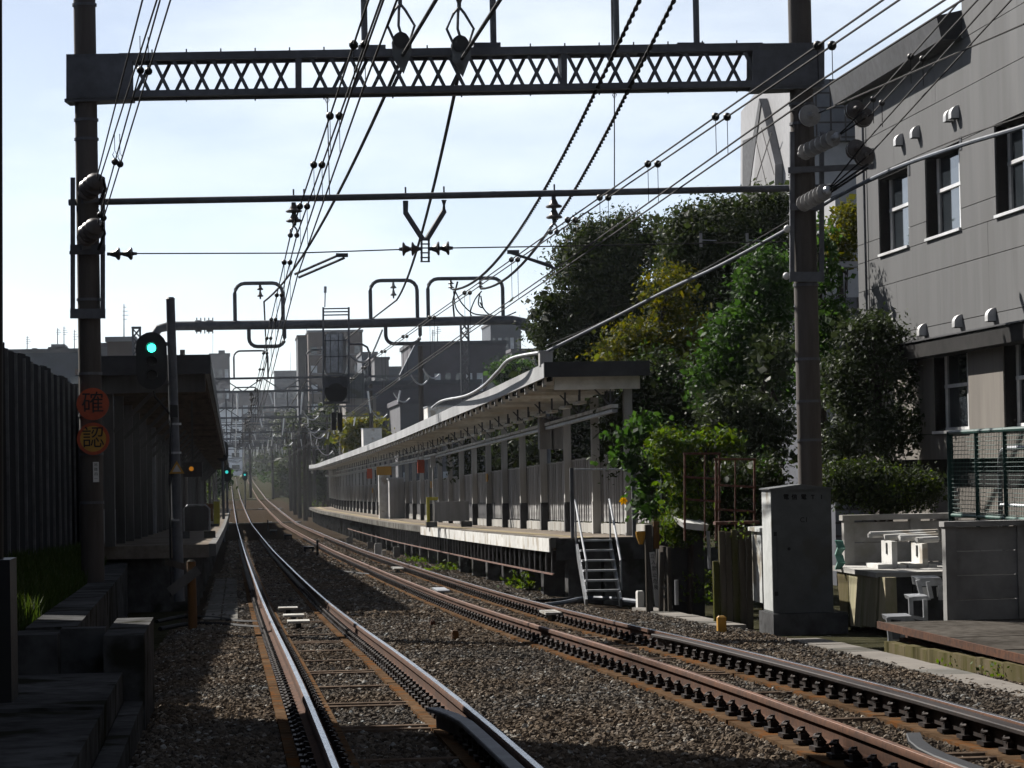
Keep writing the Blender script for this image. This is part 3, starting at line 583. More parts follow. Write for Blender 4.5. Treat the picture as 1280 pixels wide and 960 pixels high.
# lattice beam
def chord(y0, y1, name):
    a0 = g1(150, y0[0]); b0 = g1(950, y1[0]); a1 = g1(150, y0[1]); b1 = g1(950, y1[1])
    for dy in (-.22, .22):
        MB().bar((a0+a1)/2+V(0,dy,0), (b0+b1)/2+V(0,dy,0), .10, (a0-a1).length).build(name, K['steel'], gan)
    MB().bar((a0+a1)/2+V(0,0,.0), (b0+b1)/2, .34, .02).build(name+'_plate', K['steel'], gan)
chord((69.5, 79.0), (55.8, 66.5), 'top_chord'); chord((116.2, 124), (102.5, 112), 'bottom_chord')
def yt(px): return 79.0-12.5*(px-150)/800
def yb(px): return 116.2-13.7*(px-150)/800
x = 168.
while x < 932:
    if not (362 < x < 374 or 692 < x < 704):
        w_ = 20
        MB().bar(g1(x, yt(x)-2, -.235), g1(x+w_, yb(x+w_)+2, -.235), .055, .012, (0, 1, 0)).build('lattice_bar', K['steel'], gan)
        MB().bar(g1(x+1.5, yb(x)+2, .235), g1(x+w_+1.5, yt(x+w_)-2, .235), .055, .012, (0, 1, 0)).build('lattice_bar', K['steel'], gan)
    x += 24.6
for px in (373, 703):
    MB().bar(g1(px, yt(px)-3), g1(px, yb(px)+3), .09, .5, (0, 1, 0)).build('splice_plate', K['steel'], gan)
for x0, x1, sl in ((84, 166, 1), (937, 1026, -1)):
    a = g1(x0, yt(x0)-9); b = g1(x1, yt(x1)-9); c = g1(x1, yb(x1)+7); d = g1(x0, yb(x0)+9)
    for dy in (-.275, .235):
        gp_ = MB().prism([a+V(0,dy,0), b+V(0,dy,0), c+V(0,dy,0), d+V(0,dy,0)], (0, .035, 0)).build('gusset_plate', K['steel'], gan)
        if dy < 0:
            mb = MB()
            for k in range(14):
                for yy in (.06, .94):
                    q = a.lerp(b, .04+.92*k/13).lerp(d.lerp(c, .04+.92*k/13), yy)+V(0, dy, 0); mb.box(q.x-.012, q.x+.012, q.y-.012, q.y, q.z-.012, q.z+.012)
            mb.build('rivet_row', K['steel'], gp_)
    MB().bar(d+V(0,0,-.02), c+V(0,0,-.02), .5, .05).build('foot_plate', K['steel'], gan)
for k in range(18):                                   # bolt ends along the chords
    px = 190+k*43; q = g1(px, yt(px)-12.5); MB().cyl(q, q+V(0,0,.05), .012, n=6).build('bolt', K['steel'], gan)
    if k % 2: q = g1(px, yb(px)+8.5); MB().cyl(q, q-V(0,0,.05), .012, n=6).build('bolt', K['steel'], gan)
# pipe frames standing on the beam
def uframe(parent, pts, r, name='pipe_frame', mat=None, n=8): return MB().tube(pts, r, n).build(name, mat or K['steel'], parent, True)
def arch(a, b, top, rad=.3):                          # up from a, over, down to b
    o = [a]; up = V(0, 0, 1); d = (b-a); d.z = 0; d = d.normalized()
    for s, base in ((1, a), (-1, b)):
        seg = [V(base.x, base.y, top-rad)+d*s*(rad-rad*math.cos(t_))+up*rad*math.sin(t_) for t_ in (0, .4, .8, 1.2, 1.57)]
        o += seg if s == 1 else seg[::-1]
    return o+[b]
for xa, xb, tz in ((456, 617, 9.95), (771, 871, 9.85)):
    a = g1(xa, 63); b = g1(xb, 60); uframe(gan, arch(a, b, tz), .052)
    for q, s in ((a, 1), (b, -1)): MB().box(q.x-.1 if s > 0 else q.x-.32, q.x+.32 if s > 0 else q.x+.1, q.y-.12, q.y+.12, q.z-.06, q.z+.07).build('base_shoe', K['steel'], gan)
MB().cyl(g1(765.5, 62, .1), g1(764, -40, .1), .016, n=6).build('guy_rod', K['steel'], gan)
# crossbar and its V bracket
MB().tube([g1(86, 253), g1(400, 247.5), g1(700, 241.5), g1(1046, 234)], .052, 10).build('crossbar', K['steel'], gan, True)
for px in (367, 507, 555, 693, 380, 1000): q = g1(px, 253-18*(px-86)/960); MB().cyl(q+V(0,0,.05), q+V(0,0,.14), .014, n=6).build('u_bolt', K['steel'], gan)
vb = MB(); vb.tube([g1(507, 251), g1(507, 266), g1(529, 300)], .045, 8); vb.build('v_bracket_arm', K['steel'], gan, True)
MB().tube([g1(555, 250), g1(555, 264), g1(533, 300)], .045, 8).build('v_bracket_arm', K['steel'], gan, True)
for px in (527, 536): MB().bar(g1(px, 298), g1(px, 327), .03, .04, (0,1,0)).build('v_bracket_plate', K['steel'], gan)
for py in (300, 305, 310, 316, 322, 327): MB().bar(g1(525.5, py), g1(537.5, py), .03, .02).build('v_bracket_rung', K['steel'], gan)
for px in (409, 768):                                 # rods from beam to crossbar
    a = g1(px, yb(px)+9); b = g1(px+(3 if px < 500 else 0), 246 if px < 500 else 240)
    MB().cyl(a, b, .009, n=6).build('hanger_rod', K['wire'], gan); MB().tube([a, a+V(.03,0,-.05), a+V(0,0,-.12), a+V(-.03,0,-.05), a], .008, 5).build('shackle', K['galv'], gan)
# clamp frames on the two poles
for xs, y0, y1 in (((91, 128.5), 222, 398), ((990, 1027), 165, 352)):
    for px in xs: MB().bar(g1(px, y0, -.1), g1(px, y1, -.1), .07, .06, (0, 1, 0)).build('clamp_upright', K['steel'], gan)
    for py in (y1-4, y1-8, (y0+y1)/2): MB().bar(g1(xs[0]-3, py, -.2), g1(xs[1]+3, py, -.2), .06, .10).build('clamp_bar', K['steel'], gan)
    MB().bar(g1(xs[0]-3, y1-6, .2), g1(xs[1]+3, y1-6, .2), .06, .14).build('clamp_bar', K['steel'], gan)
MB().bar(g1(985, 213, -.2), g1(1092, 208, -.2), .08, .09).build('bracket_arm', K['steel'], gan)
MB().bar(g1(87, 316, -.2), g1(131, 316, -.2), .05, .05).build('clamp_bar', K['steel'], gan)
# ------------------------------------------------------------------ insulators
def insulator(a, b, n, r, label, group=None, mat=None, cap=.3):
    a = Vector(a); b = Vector(b); Ln = (b-a).length; t = thing('insulator', label, 'insulator', a, group); d = (b-a).normalized()
    MB().cyl(a, a+d*Ln*.1, r*.28, n=8).build('end_cap', K['steel'], t)
    MB().cyl(b-d*Ln*.08, b, r*.25, n=8).build('end_cap', K['steel'], t)
    st = Ln*.84/n
    for k in range(n):
        c = a+d*(Ln*.09+k*st); MB().lathe(c, c+d, [(0, r*.30), (st*.45, r*.55), (st*.62, r*.95), (st*.74, r), (st*.8, r*.86), (st*.82, r*.3), (st, r*.25)], 14).build('shed', mat or K['porc'], t, True)
    return t
SUS = 'porcelain insulators hanging from the crossbar'
for px, y0, y1, lab in ((367, 253, 282, 'two-shed dark insulator hanging below the crossbar over the left track'), (692, 246, 278, 'two-shed dark insulator hanging below the crossbar over the rusty track')):
    insulator(g1(px, y0), g1(px+1, y1), 2, .13, lab)
    t = thing('wire_yoke', lab.replace('two-shed dark insulator hanging', 'small twin wire yoke under the insulator'), 'wire clamp', g1(px, y1+3))
    for s in (-1, 1):
        MB().tube([g1(px, y1), g1(px+s*4, y1+5), g1(px+s*4, y1+10)], .014, 6).build('yoke_arm', K['galv'], t)
        MB().ball(g1(px+s*4, y1+12), .045).build('clamp', K['steel'], t, True)
insulator(g1(526, 311), g1(499, 311.5), 2, .11, 'horizontal insulator pair on the left of the V bracket')
insulator(g1(537, 311), g1(566, 310), 2, .11, 'horizontal insulator pair on the right of the V bracket')
insulator(g1(134, 317.5), g1(171, 317), 2, .10, 'horizontal insulator pair on the span wire beside the left concrete pole')
# tension insulators on the poles
for k, (x0, y0, x1, y1) in enumerate(((121, 222, 106, 252), (120, 278, 104, 310))):
    t = thing('strain_insulator', ['upper', 'lower'][k]+' bulky strain insulator cluster in front of the left concrete pole', 'insulator', g1(114, y1, -.5))
    for j in range(3):
        a = g1(x0-5*j, y0+3*j, -.95+.12*j); b = g1(x1+6-2*j, y1, -.35); MB().lathe(a, b, [(0,.03),(.03,.09),(.09,.145),(.12,.145),(.14,.06),(.2,.05),(.23,.15),(.27,.15),(.29,.05),(.36,.03)], 12).build('shed_stack', K['porc'], t, True)
    MB().tube([g1(x0+8, y0, -1), g1(x0+11, y0+14, -.8), g1(x0+3, y1+2, -.5)], .022, 6).build('jumper_lead', K['cable'], t, True)
    MB().bar(g1(x1-3, y1, -.35), g1(x1+18, y1-2, -.1), .05, .06).build('strap', K['steel'], t)
for k, (x0, y0, x1, y1) in enumerate(((1000, 193, 1046, 171), (1000, 257, 1034, 238))):
    t = thing('strain_insulator', ['upper', 'lower'][k]+' long ribbed strain insulator pulled sideways on the right concrete pole', 'insulator', g1(x0, y0, -.3))
    a = g1(x0, y0, -.35); b = g1(x1, y1, -1.3); Ln = (b-a).length; pr = [(0, .05)]
    for j in range(6): u = Ln*(.06+j*.15); pr += [(u, .05), (u+Ln*.055, .062), (u+Ln*.075, .125), (u+Ln*.095, .125), (u+Ln*.105, .055)]
    MB().lathe(a, b, pr+[(Ln, .04)], 14).build('shed_stack', K['porcw'], t)
    MB().ball(b, .07).build('end_clamp', K['galv'], t)
for nm, px, py in (('upper', 1074, 141), ('lower', 1075, 190)):
    t = thing('disc_insulator', nm+' pair of big brown disc insulators on the cables right of the concrete pole', 'insulator', g1(px, py, -1))
    for dx, dy_ in ((-5, -4), (6, 5)):
        a = g1(px+dx-3, py+dy_+3, -1.0); b = g1(px+dx+4, py+dy_-4, -1.6)
        MB().lathe(a, b, [(0,.03),(.05,.06),(.10,.145),(.16,.15),(.2,.07),(.26,.14),(.31,.14),(.35,.05),(.5,.025)], 14).build('disc', K['porc'], t, True)
t = thing('disc_insulator', 'round grey disc insulator on the guy wire against the right concrete pole', 'insulator', g1(1013, 144, -.25))
MB().lathe(g1(1010, 145, -.25), g1(1022, 142, -.8), [(0,.03),(.04,.08),(.08,.17),(.13,.17),(.15,.05),(.3,.03)], 18).build('disc', K['porcw'], t, True)
# ------------------------------------------------------------------ second portal: round pipe beam
G2 = 88.
def g2(px, py, dy=0.): return atY(px, py, G2+dy)
gan2 = thing('overhead_gantry', 'round pipe portal with rounded wire frames above and below standing beyond the platform ends', 'overhead gantry', (g2(192, 500).x, G2, zr(G2)-.3))
pts = [g2(188, 560), g2(188, 440), g2(190, 424), g2(198, 411), g2(212, 407.5), g2(420, 405), g2(600, 400.5), g2(640, 400), g2(655, 403), g2(668, 414), g2(676, 432), g2(680, 470), g2(683, 560)]
mb = MB(); pts[0].z = zr(G2)-.4; pts[-1].z = zr(G2)-.4; mb.tube(pts, .145, 14); mb.build('pipe_portal', K['steel'], gan2, True)
for px in (248, 262): q = g2(px, 407.5); MB().cyl(q-V(.1,0,0), q+V(.1,0,0), .185, n=14).build('flange', K['steel'], gan2)
for k in range(5):
    for yy in (-1, 1): q = g2(246+5*k, 407+yy*7.5); MB().cyl(q-V(0,0,.06), q+V(0,0,.06), .018, n=6).build('bolt', K['steel'], gan2)
def loop2(x0, x1, yb_, yt_, r=.062, rad=.32):
    a = g2(x0, yb_); b = g2(x1, yb_-.5); tz = g2((x0+x1)/2, yt_).z
    if tz > a.z: uframe(gan2, arch(a, b, tz, rad), r)
    else:
        A = arch(V(a.x, a.y, -a.z), V(b.x, b.y, -b.z), -tz, rad*.8); uframe(gan2, [V(p.x, p.y, -p.z) for p in A], r)
loop2(294, 354, 404, 354); loop2(463.5, 522, 401, 350.5); loop2(535.5, 629, 399, 348)
loop2(311, 355.5, 408, 433); loop2(482, 525, 407, 429.5)
MB().tube([g2(568,399), g2(566,376), g2(572,352)], .03, 6).build('cable_tail', K['cable'], gan2)
# right curve carries twin bands
for q0, q1 in (((655,404),(652,412)), ((668,416),(660,421))): MB().cyl(g2(*q0), g2(*q1), .16, n=10).build('band', K['steel'], gan2)
# insulators in the frames
for px, y0, y1, lab in ((325, 354, 374, 'small insulator inside the pipe frame above the left track'), (491.5, 351, 373, 'small white insulator inside the middle pipe frame'), (563.5, 350, 362, 'short insulator at the left of the wide pipe frame'), (600, 350, 361, 'short insulator at the right of the wide pipe frame')):
    insulator(g2(px, y0), g2(px+.5, y1), 2, .10, lab, None, K['porcw'] if px == 491.5 else K['porc'])
# jumpers looping off the feeders
def jumper(pxs, label, r=.022, dy=0., yb0=None, mat=None): return cable([g2(x_, y_, dy+.2*i) for i, (x_, y_) in enumerate(pxs)], r, label, mat, name='jumper_cable', cat='cable')
jumper([(567,364),(570,385),(580,396),(592,398)], 'jumper cable drooping from the left end of the wide pipe frame')
jumper([(569,364),(578,380),(592,392),(612,394)], 'second jumper cable drooping under the wide pipe frame')
jumper([(602,364),(594,374),(588,390),(591,397)], 'jumper cable looping left under the wide pipe frame')
jumper([(600,366),(598,380),(603,384),(601,370)], 'tight cable loop under the wide pipe frame')
jumper([(600,378),(610,392),(628,396),(645,390)], 'jumper cable running right to the portal bend')
# signal head hung on this portal, seen from behind
c0 = g2(418, 440, -.25); t = thing('hanging_signal', 'hanging railway signal seen from behind with grey oval back and cage', 'railway signal', g2(418, 510, -.25))
s2 = G2/FPX
for px in (404, 436): MB().bar(g2(px, 384, -.25), g2(px, 503, -.25), .06, .06, (0,1,0)).build('cage_upright', K['steel'], t)
for py in (386, 390, 394, 426, 446, 470, 503): MB().bar(g2(403, py, -.25), g2(437, py-.6, -.25), .04, .04).build('cage_bar', K['steel'], t)
MB().bar(g2(403, 504, .15), g2(437, 503.4, .15), .5, .05).build('cage_floor', K['steel'], t)
sh = MB().prism(oval(g2(418,440).x, g2(418,443).z, 29*s2, 58*s2, G2-.2), (0, .14, 0)).build('back_cover', K['panel'], t)
for px, w_ in ((410, 5), (418, 9), (426, 5)): MB().bar(g2(px, 418, -.24), g2(px, 466, -.24), w_*s2, .05, (0,1,0)).build('rib', K['galv'], sh)
MB().box(g2(404, 480).x, g2(436, 480).x, G2-.15, G2+.1, g2(420,484).z, g2(420,471).z).build('box', K['steel'], t)
MB().cyl(g2(420, 490, -.3), g2(420, 490, .2), .28, n=18).build('lower_hood', K['black'], t)
MB().cyl(g2(420, 490, .21), g2(420, 490, .26), .36, n=18).build('lower_backboard', K['black'], t)
MB().bar(g2(419, 504), g2(419, 516), .05, .05, (0,1,0)).build('hanger', K['steel'], t)
for px in (416.2, 424): MB().box(g2(px-3, 480).x, g2(px+3, 480).x, G2-.15, G2+.1, g2(px,538).z, g2(px,516).z).build('route_light', K['black'], t)
MB().cyl(g2(406,384), g2(406.5,366), .02, n=6).build('aerial', K['galv'], t); MB().cyl(g2(406.5,366), g2(406.7,358), .045, n=8).build('aerial_head', K['galv'], t)
cable([g2(437,444), g2(448,452), g2(458,451), g2(466,440), g2(478,412)], .03, 'pale cable looping right from the hanging signal cage', K['galv'], name='jumper_cable')
uframe(t, [g2(437,430), g2(452,430), g2(459,434), g2(462,442), g2(462,470)], .035)
# ------------------------------------------------------------------ portals further down the line
K['glintw'] = M('glint_white', (.75,.75,.75), (.6,.6,.6), .3, 0, scale=6, bump=0, alb=.9)
def far_gantry(Y, k):
    z = zr(Y); tz = z+7.75; xa, xb = -2.35, 8.9-.2*(k % 3)
    o_ = ['first','second','third','fourth','fifth','sixth','seventh','eighth','ninth'][k]
    t = thing('overhead_gantry', f'{o_} slender lattice portal beyond the round pipe portal'+(' with a grey equipment box' if k == 0 else ' over both tracks'), 'overhead gantry', (xa, Y, z-.3), 'portals far down the line')
    for x_ in (xa, xb): MB().cyl((x_, Y, z-.5), (x_, Y, tz+1.4), .16, .12, 8).build('pole', K['pole'], t, True)
    for dz in (0, .62): MB().bar((xa, Y, tz-dz), (xb, Y, tz-dz), .1, .1).build('chord', K['steel'], t)
    n = 12; mb = MB()
    for j in range(n):
        x0 = xa+(xb-xa)*j/n; x1 = xa+(xb-xa)*(j+1)/n; mb.bar((x0, Y, tz-.62 if j % 2 else tz), (x1, Y, tz if j % 2 else tz-.62), .05, .05)
    mb.build('lacing', K['steel'], t)
    for xc in (xl(Y), xr(Y)):
        A = arch(V(xc-.8, Y, tz), V(xc+.8, Y, tz), tz+1.3, .3); MB().tube(A, .045, 6).build('pipe_frame', K['steel'], t, True)
        MB().lathe((xc, Y, tz-.6), (xc, Y, 0), [(0,.03),(.15,.1),(.2,.1),(.24,.04),(.4,.1),(.45,.1),(.5,.03),(1.0,.02)], 8).build('insulator', K['porc'], t)
        MB().bar((xc-1.2, Y, z+5.35), (xc+.2, Y, z+5.1), .035, .035).build('steady_arm', K['steel'], t)
        MB().bar((xc-1.2, Y, tz-.6), (xc-1.2, Y, z+5.2), .05, .05).build('drop_tube', K['steel'], t)
    for j in range(7):  # white pieces added to stand in for glints on insulators and droppers
        x_ = xa+1+(xb-xa-2)*j/6; MB().cyl((x_, Y-.1, tz-.7), (x_+.12*(j % 3-1), Y-.1, tz-1.25-.5*(j % 2)), .05, .035, 6).build('glint_insulator', K['glintw'], t)
    if k == 0:
        MB().box(5.0, 6.2, Y-.3, Y+.3, tz-1.05, tz+.15).build('equipment_box', K['cabd'], t)
    return t
for k in range(9): far_gantry(133+45*k, k)
for k, (px, py, Y) in enumerate(((384, 522, 150), (386, 538, 165), (392, 545, 180), (352, 555, 200), (520, 478, 118), (535, 470, 118), (470, 520, 150), (498, 500, 135), (330, 545, 240), (402, 566, 230))):
    A_ = atY(px-6, py-9, Y); B_ = atY(px+14, py-2, Y+2); C_ = A_.lerp(B_, .4)-V(0, 0, 9*Y/FPX)
    cable([A_.lerp(B_, u_)-V(0, 0, 4*u_*(1-u_)*8*Y/FPX) for u_ in (0, .2, .4, .6, .8, 1)], .035, ['first','second','third','fourth','fifth','sixth','seventh','eighth','ninth','tenth'][k]+' pale jumper cable sagging among the lattice portals beyond the pipe portal', K['galv'], 5, 'jumper_cable', 'cable', 'pale jumpers far down the line')
for k, (px, py, Y) in enumerate(((312, 535, 430), (340, 540, 415), (362, 538, 300), (367, 530, 275), (373, 535, 252), (380, 532, 240), (386, 548, 262), (392, 552, 280))):
    a = atY(px, py, Y); t = thing('line_pole', ['first','second','third','fourth','fifth','sixth','seventh','eighth'][k]+' slim dark pole beside the far tracks counted away from the left track', 'pole', (a.x, Y, zr(Y)-.4), 'slim poles beside the far tracks')
    MB().cyl((a.x, Y, zr(Y)-.4), (a.x, Y, a.z), .21, .17, 8).build('shaft', K['pole'], t, True); MB().bar((a.x-1.1, Y, a.z-.8), (a.x+1.1, Y, a.z-.8), .1, .1).build('cross_arm', K['steel'], t)
    for d in (-.9, -.4, .4, .9): MB().cyl((a.x+d, Y, a.z-.75), (a.x+d, Y, a.z-.4), .07, .04, 6).build('insulator', K['porcw'], t)
# lattice masts
def mast(px, ytop, ybase, w_, Y, label):
    a = atY(px, ytop, Y); t = thing('lattice_mast', label, 'mast', (a.x, Y, zr(Y)-.3)); hw = w_*Y/FPX/2
    for sx in (-1, 1):
        for sy in (-1, 1): MB().bar((a.x+sx*hw, Y+sy*hw, zr(Y)-.3), (a.x+sx*hw, Y+sy*hw, a.z), .07, .07).build('leg', K['steel'], t)
    mb = MB(); z = a.z; 
    while z > a.z-7:
        for s in (-1, 1): mb.bar((a.x-hw*s, Y-hw, z), (a.x+hw*s, Y-hw, z-hw*2.4), .05, .05); mb.bar((a.x-hw*s, Y+hw, z), (a.x+hw*s, Y+hw, z-hw*2.4), .05, .05)
        z -= hw*2.4
    mb.build('lacing', K['steel'], t); MB().box(a.x-hw*1.3, a.x+hw*1.3, Y-hw*1.3, Y+hw*1.3, a.z, a.z+.08).build('cap_plate', K['steel'], t)
mast(170.5, 411, 470, 9, 110, 'small lattice mast rising behind the green signal')
mast(580.5, 402, 470, 9.5, 131, 'lattice mast standing under the pipe portal beam')
# ------------------------------------------------------------------ overhead wires
def seg(a, b, sag, n=10):
    a = Vector(a); b = Vector(b); return [a.lerp(b, k/n)-V(0, 0, sag*4*(k/n)*(1-k/n)) for k in range(n+1)]
def wire(pts, r, label, sag=0., group=None, mat=None, clips=(), name='overhead_wire'):
    P_ = []
    for a, b in zip(pts, pts[1:]): P_ += seg(a, b, sag)[(1 if P_ else 0):]
    a = Vector(pts[0]); t = thing(name, label, 'wire', a, group); MB().tube(P_, r, 5).build('strand', mat or K['wire'], t, True)
    for c in clips: MB().ball(c, .05, 8, 5).build('clip_ball', K['black'], t, True)
    return t
def extrap(a, b, Y): return a+(b-a)*((Y-a.y)/(b.y-a.y))
def run(name_lab, p43, near, Yn, group=None, r=.010, balls=(), far=None):
    """wire through photo point near=(px,py) at depth Yn and p43 on the first portal, carried on behind the camera and down the line"""
    a = p43; b = atY(near[0], near[1], Yn); s = extrap(a, b, 3.); pts = [s, b, a]
    return s, b, a
def track_wires(xc, tag_, px43, pyM, nearM, Ym, ballY):
    for s in (0, 1):
        a = g1(px43[s], pyM); b = atY(nearM[s][0], nearM[s][1], Ym); st = extrap(a, b, 4.); nm = ["left", "right"][s]
        fars = [V(xc(Y)-.05+.1*s, Y, zr(Y)+6.3) for Y in [88+45*k for k in range(9)]]
        chain = [st, b, a]+fars
        drop = lambda Y: float(np.interp(Y, [5, 27, 43, 88], [.34, .36, .62, 1.2]))
        cont = [p_-V(0, 0, drop(p_.y)) for p_ in chain]
        balls = []
        for by_ in ballY:                              # clips of the near span where the photo shows them
            lo_, hi_ = 0., 1.
            for _ in range(30):
                mid = (lo_+hi_)/2; p_ = st.lerp(a, mid); d = p_-CAM; py = 480-d.dot(cU)*FPX/d.dot(cF)
                if py < by_: lo_ = mid
                else: hi_ = mid
            balls.append(st.lerp(a, (lo_+hi_)/2))
        for A, B in zip([a]+fars[:2], fars[:3]):
            for u in np.linspace(.12, .88, 5): balls.append(A.lerp(B, u))
        wire(chain, .0115, f'{nm} strand of the twin messenger wire over the {tag_}', 0., None, None, balls)
        o2 = wire(cont, .011, f'{nm} strand of the twin contact wire over the {tag_}')
        for bl in balls:
            for q, w2 in zip(cont, cont[1:]):
                if q.y <= bl.y <= w2.y:
                    c = q.lerp(w2, (bl.y-q.y)/(w2.y-q.y)); MB().cyl(bl, c, .0045, n=4).build('dropper', K['wire'], o2); break
track_wires(xl, 'left track', (363, 371), 294, ((442, 56), (456, 56)), 28., (56, 145, 206, 258))
track_wires(xr, 'rusty track', (688, 697), 290, ((1022, 57), (1040, 57)), 27., (57, 146, 205, 247, 275))
# pull-off arms on the span wire
def arms(x0, y0, x1, y1, lab):
    t = thing('steady_arm', lab, 'steady arm', g1(x0, y0))
    MB().bar(g1(x0-7, y0), g1(x0+8, y0), .05, .06).build('clamp', K['steel'], t)
    for d in (-5, 4): MB().tube([g1(x0+d, y0+2+d*.3), g1(x1+(0 if d < 0 else 5), y1-2+(0 if d < 0 else 4), 0)], .02, 6).build('arm', K['steel'], t)
arms(427, 319, 368, 345, 'double pull-off arms reaching left from the span wire over the left track'); arms(641, 315, 690, 334, 'double pull-off arms reaching right from the span wire over the rusty track')
wire([g1(171, 317), g1(368, 316.5), g1(499, 312)], .011, 'thin span wire from the left concrete pole to the V bracket')
wire([g1(566, 310), g1(690, 308), g1(985, 302)], .011, 'thin span wire from the V bracket to the right concrete pole')
# thick feeders
for k, (xn, yn, Yn, xc_, yc_, x2, y2) in enumerate(((545, 0, 37, 503, 62, 330, 377), (625, 0, 36, 577, 66, 496, 375))):
    a = g1(xc_, yc_+8, -.2); b = atY(xn, yn, Yn); st = extrap(a, b, 4.); e = g2(x2, y2)
    P_ = seg(st, a, .0, 6)+seg(a, e, .55, 16)[1:]; nm = ['left', 'right'][k]
    t = thing('feeder_cable', f'thick dark feeder cable through the {nm} grey clamp on the lattice beam', 'cable', a); MB().tube(P_, .030, 7).build('strand', K['cable'], t, True)
    chn = [e]+[V(e.x*.6+1, Y, zr(Y)+8.6) for Y in (133, 178, 223)]; MB().tube(chn, .028, 6).build('strand', K['cable'], t, True)
    t = thing('feeder_clamp', f'bulky grey cable clamp with looped straps hanging before the lattice beam, {nm} one', 'cable clamp', a)
    q = g1(xc_, yc_, -.3)
    mb = MB(); w_ = .16; mb.prism([(q.x-w_, q.y, q.z+.12), (q.x-w_*.5, q.y, q.z+.2), (q.x+w_*.9, q.y, q.z+.16), (q.x+w_*.9, q.y, q.z-.05), (q.x+.02, q.y, q.z-.36), (q.x-w_*.9, q.y, q.z-.12)], (0, .12, 0)); mb.build('housing', K['cabd'], t)
    MB().cyl(q+V(-.02,-.05,.14), q+V(-.02,.18,.14), .13, n=12).build('pulley', K['black'], t)
    for dx, tx in ((-.22, -.10), (-.05, .03), (.20, .10)):
        MB().tube([q+V(tx, .05, .1), q+V(dx, .05, .38), q+V(dx*.4-.02, .05, .62), q+V(0-.02, .05, .72)], .022, 6).build('strap', K['steel'], t, True)
    insulator(q+V(-.02,.05,.72), q+V(-.02,.05,1.45), 3, .12, f'insulator above the {nm} bulky cable clamp', None)
for k, (xn, x43, y43, xm, ym, x2, y2) in enumerate(((800, 744.5, 115, 680, 240, 566, 362), (843, 784.5, 115, 718, 240, 601, 361))):
    a = g1(x43, y43); e = g2(x2, y2); b = atY(xn, 0, 38.); st = extrap(a, b, 4.); n = 150; P_ = []
    base = seg(st, a, 0., 8)+seg(a, e, .75, 16)[1:]
    t = thing('twisted_cable', f'thick twisted rope-like cable, {["left","right"][k]} of the pair running to the wide pipe frame', 'cable', a)
    # two strands wound round each other
    D = [0]
    for p_, q_ in zip(base, base[1:]): D.append(D[-1]+(q_-p_).length)
    for ph in (0, math.pi):
        pts = []
        for s in np.arange(D[8]-6, D[-1], .09):
            j = min(max(int(np.searchsorted(D, s)), 1), len(D)-1); u = (s-D[j-1])/(D[j]-D[j-1]); c_ = base[j-1].lerp(base[j], u); an = s*9.5+ph
            pts.append(c_+V(math.cos(an)*.018, 0, math.sin(an)*.018))
        MB().tube(pts, .019, 5).build('strand', K['cable'], t, True)
    MB().tube([st, base[8]+(st-base[8]).normalized()*6], .034, 6).build('sheathed_length', K['cable'], t)
# bundles ending on the poles
for s, (xn, x1, y1) in enumerate(((178, 121, 222), (196, 124, 226), (200, 122, 280), (213, 126, 284))):
    a = g1(x1, y1, -.9); Yn = (30., 30., 31.2, 31.2)[s]; b = atY(xn, 0, Yn); st = extrap(a, b, 4.)
    cl = [a.lerp(b, u) for u in ((.055, .345, .75) if s in (2, 3) else ())]
    o = wire([st, b, a], .011, ['first','second','third','fourth'][s]+' wire of the bundle ending on the left concrete pole', 0., None, None, cl)
    for c in cl: MB().tube([c+V(0,0,.04), c+V(.03,0,.10), c+V(0,0,.16), c+V(-.03,0,.10), c+V(0,0,.04)], .006, 4).build('hanger_loop', K['wire'], o); MB().cyl(c+V(0,0,.16), c+V(0,0,.42), .005, n=4).build('hanger', K['wire'], o)
for s, (xn, yn, x1, y1, Yn) in enumerate(((1201, 0, 1080, 137, 31), (1222, 0, 1090, 142, 31), (1240, 0, 1078, 182, 31), (1264, 0, 1090, 190, 31))):
    a = g1(x1, y1, -1.4); b = atY(xn, yn, Yn); st = extrap(a, b, 6.); cl = [a.lerp(b, u) for u in ((.12, .55) if s < 2 else ())]
    o = wire([st, b, a], .0125, ['first','second','third','fourth'][s]+' wire of the bundle ending on the brown disc insulators', 0., None, None, cl)
    for c in cl: MB().cyl(c, c-V(0,0,.35), .006, n=4).build('hanger', K['wire'], o)
    e = g1(1046, 171, -1.3) if s < 2 else g1(1034, 238, -1.3); wire([a, e], .012, ['first','second','third','fourth'][s]+' short wire between disc insulators and ribbed strain insulator')
wire([g1(1024, 141, -.8), atY(1280, 30, 30)], .012, 'thin guy wire rising from the round disc insulator past the grey building')
for dx in (0, 5): wire([g1(1034+dx, 240, -1.3), g1(1085, 205+dx, -1.8)], .018, ['upper','lower'][dx > 0]+' thick strap wire below the bracket arm of the right concrete pole')
# aerial cable on the right
P_ = [atY(1330, 138, 30.5), atY(1280, 158, 31.7), atY(1200, 182, 34.5), atY(1115, 212, 38.5), atY(1050, 244, 42), atY(1020, 262, 43), atY(985, 286, 44), atY(900, 332, 47), atY(840, 360, 49.5), atY(760, 401, 53), atY(700, 431, 55.5), atY(682, 440, 56.3)]
cable(P_, .030, 'grey blue aerial cable sagging from the grey building past the pole to the canopy corner', K['bluecable'], 8, 'aerial_cable')
cable([p_+V(0, 0, .07+.05*math.sin(i*1.3)) for i, p_ in enumerate(P_)], .009, 'thin steel wire running just above the grey blue aerial cable', K['wire'], 5, 'messenger_wire')
cable([atY(682, 440, 56.3), atY(640, 448, 59), atY(622, 465, 62.5), atY(604, 483, 67), atY(582, 495, 73), atY(553, 501, 82), atY(540, 510, 88)], .04, 'pale grey cable drooping from the canopy corner along its roof edge', K['galv'], 8, 'aerial_cable')
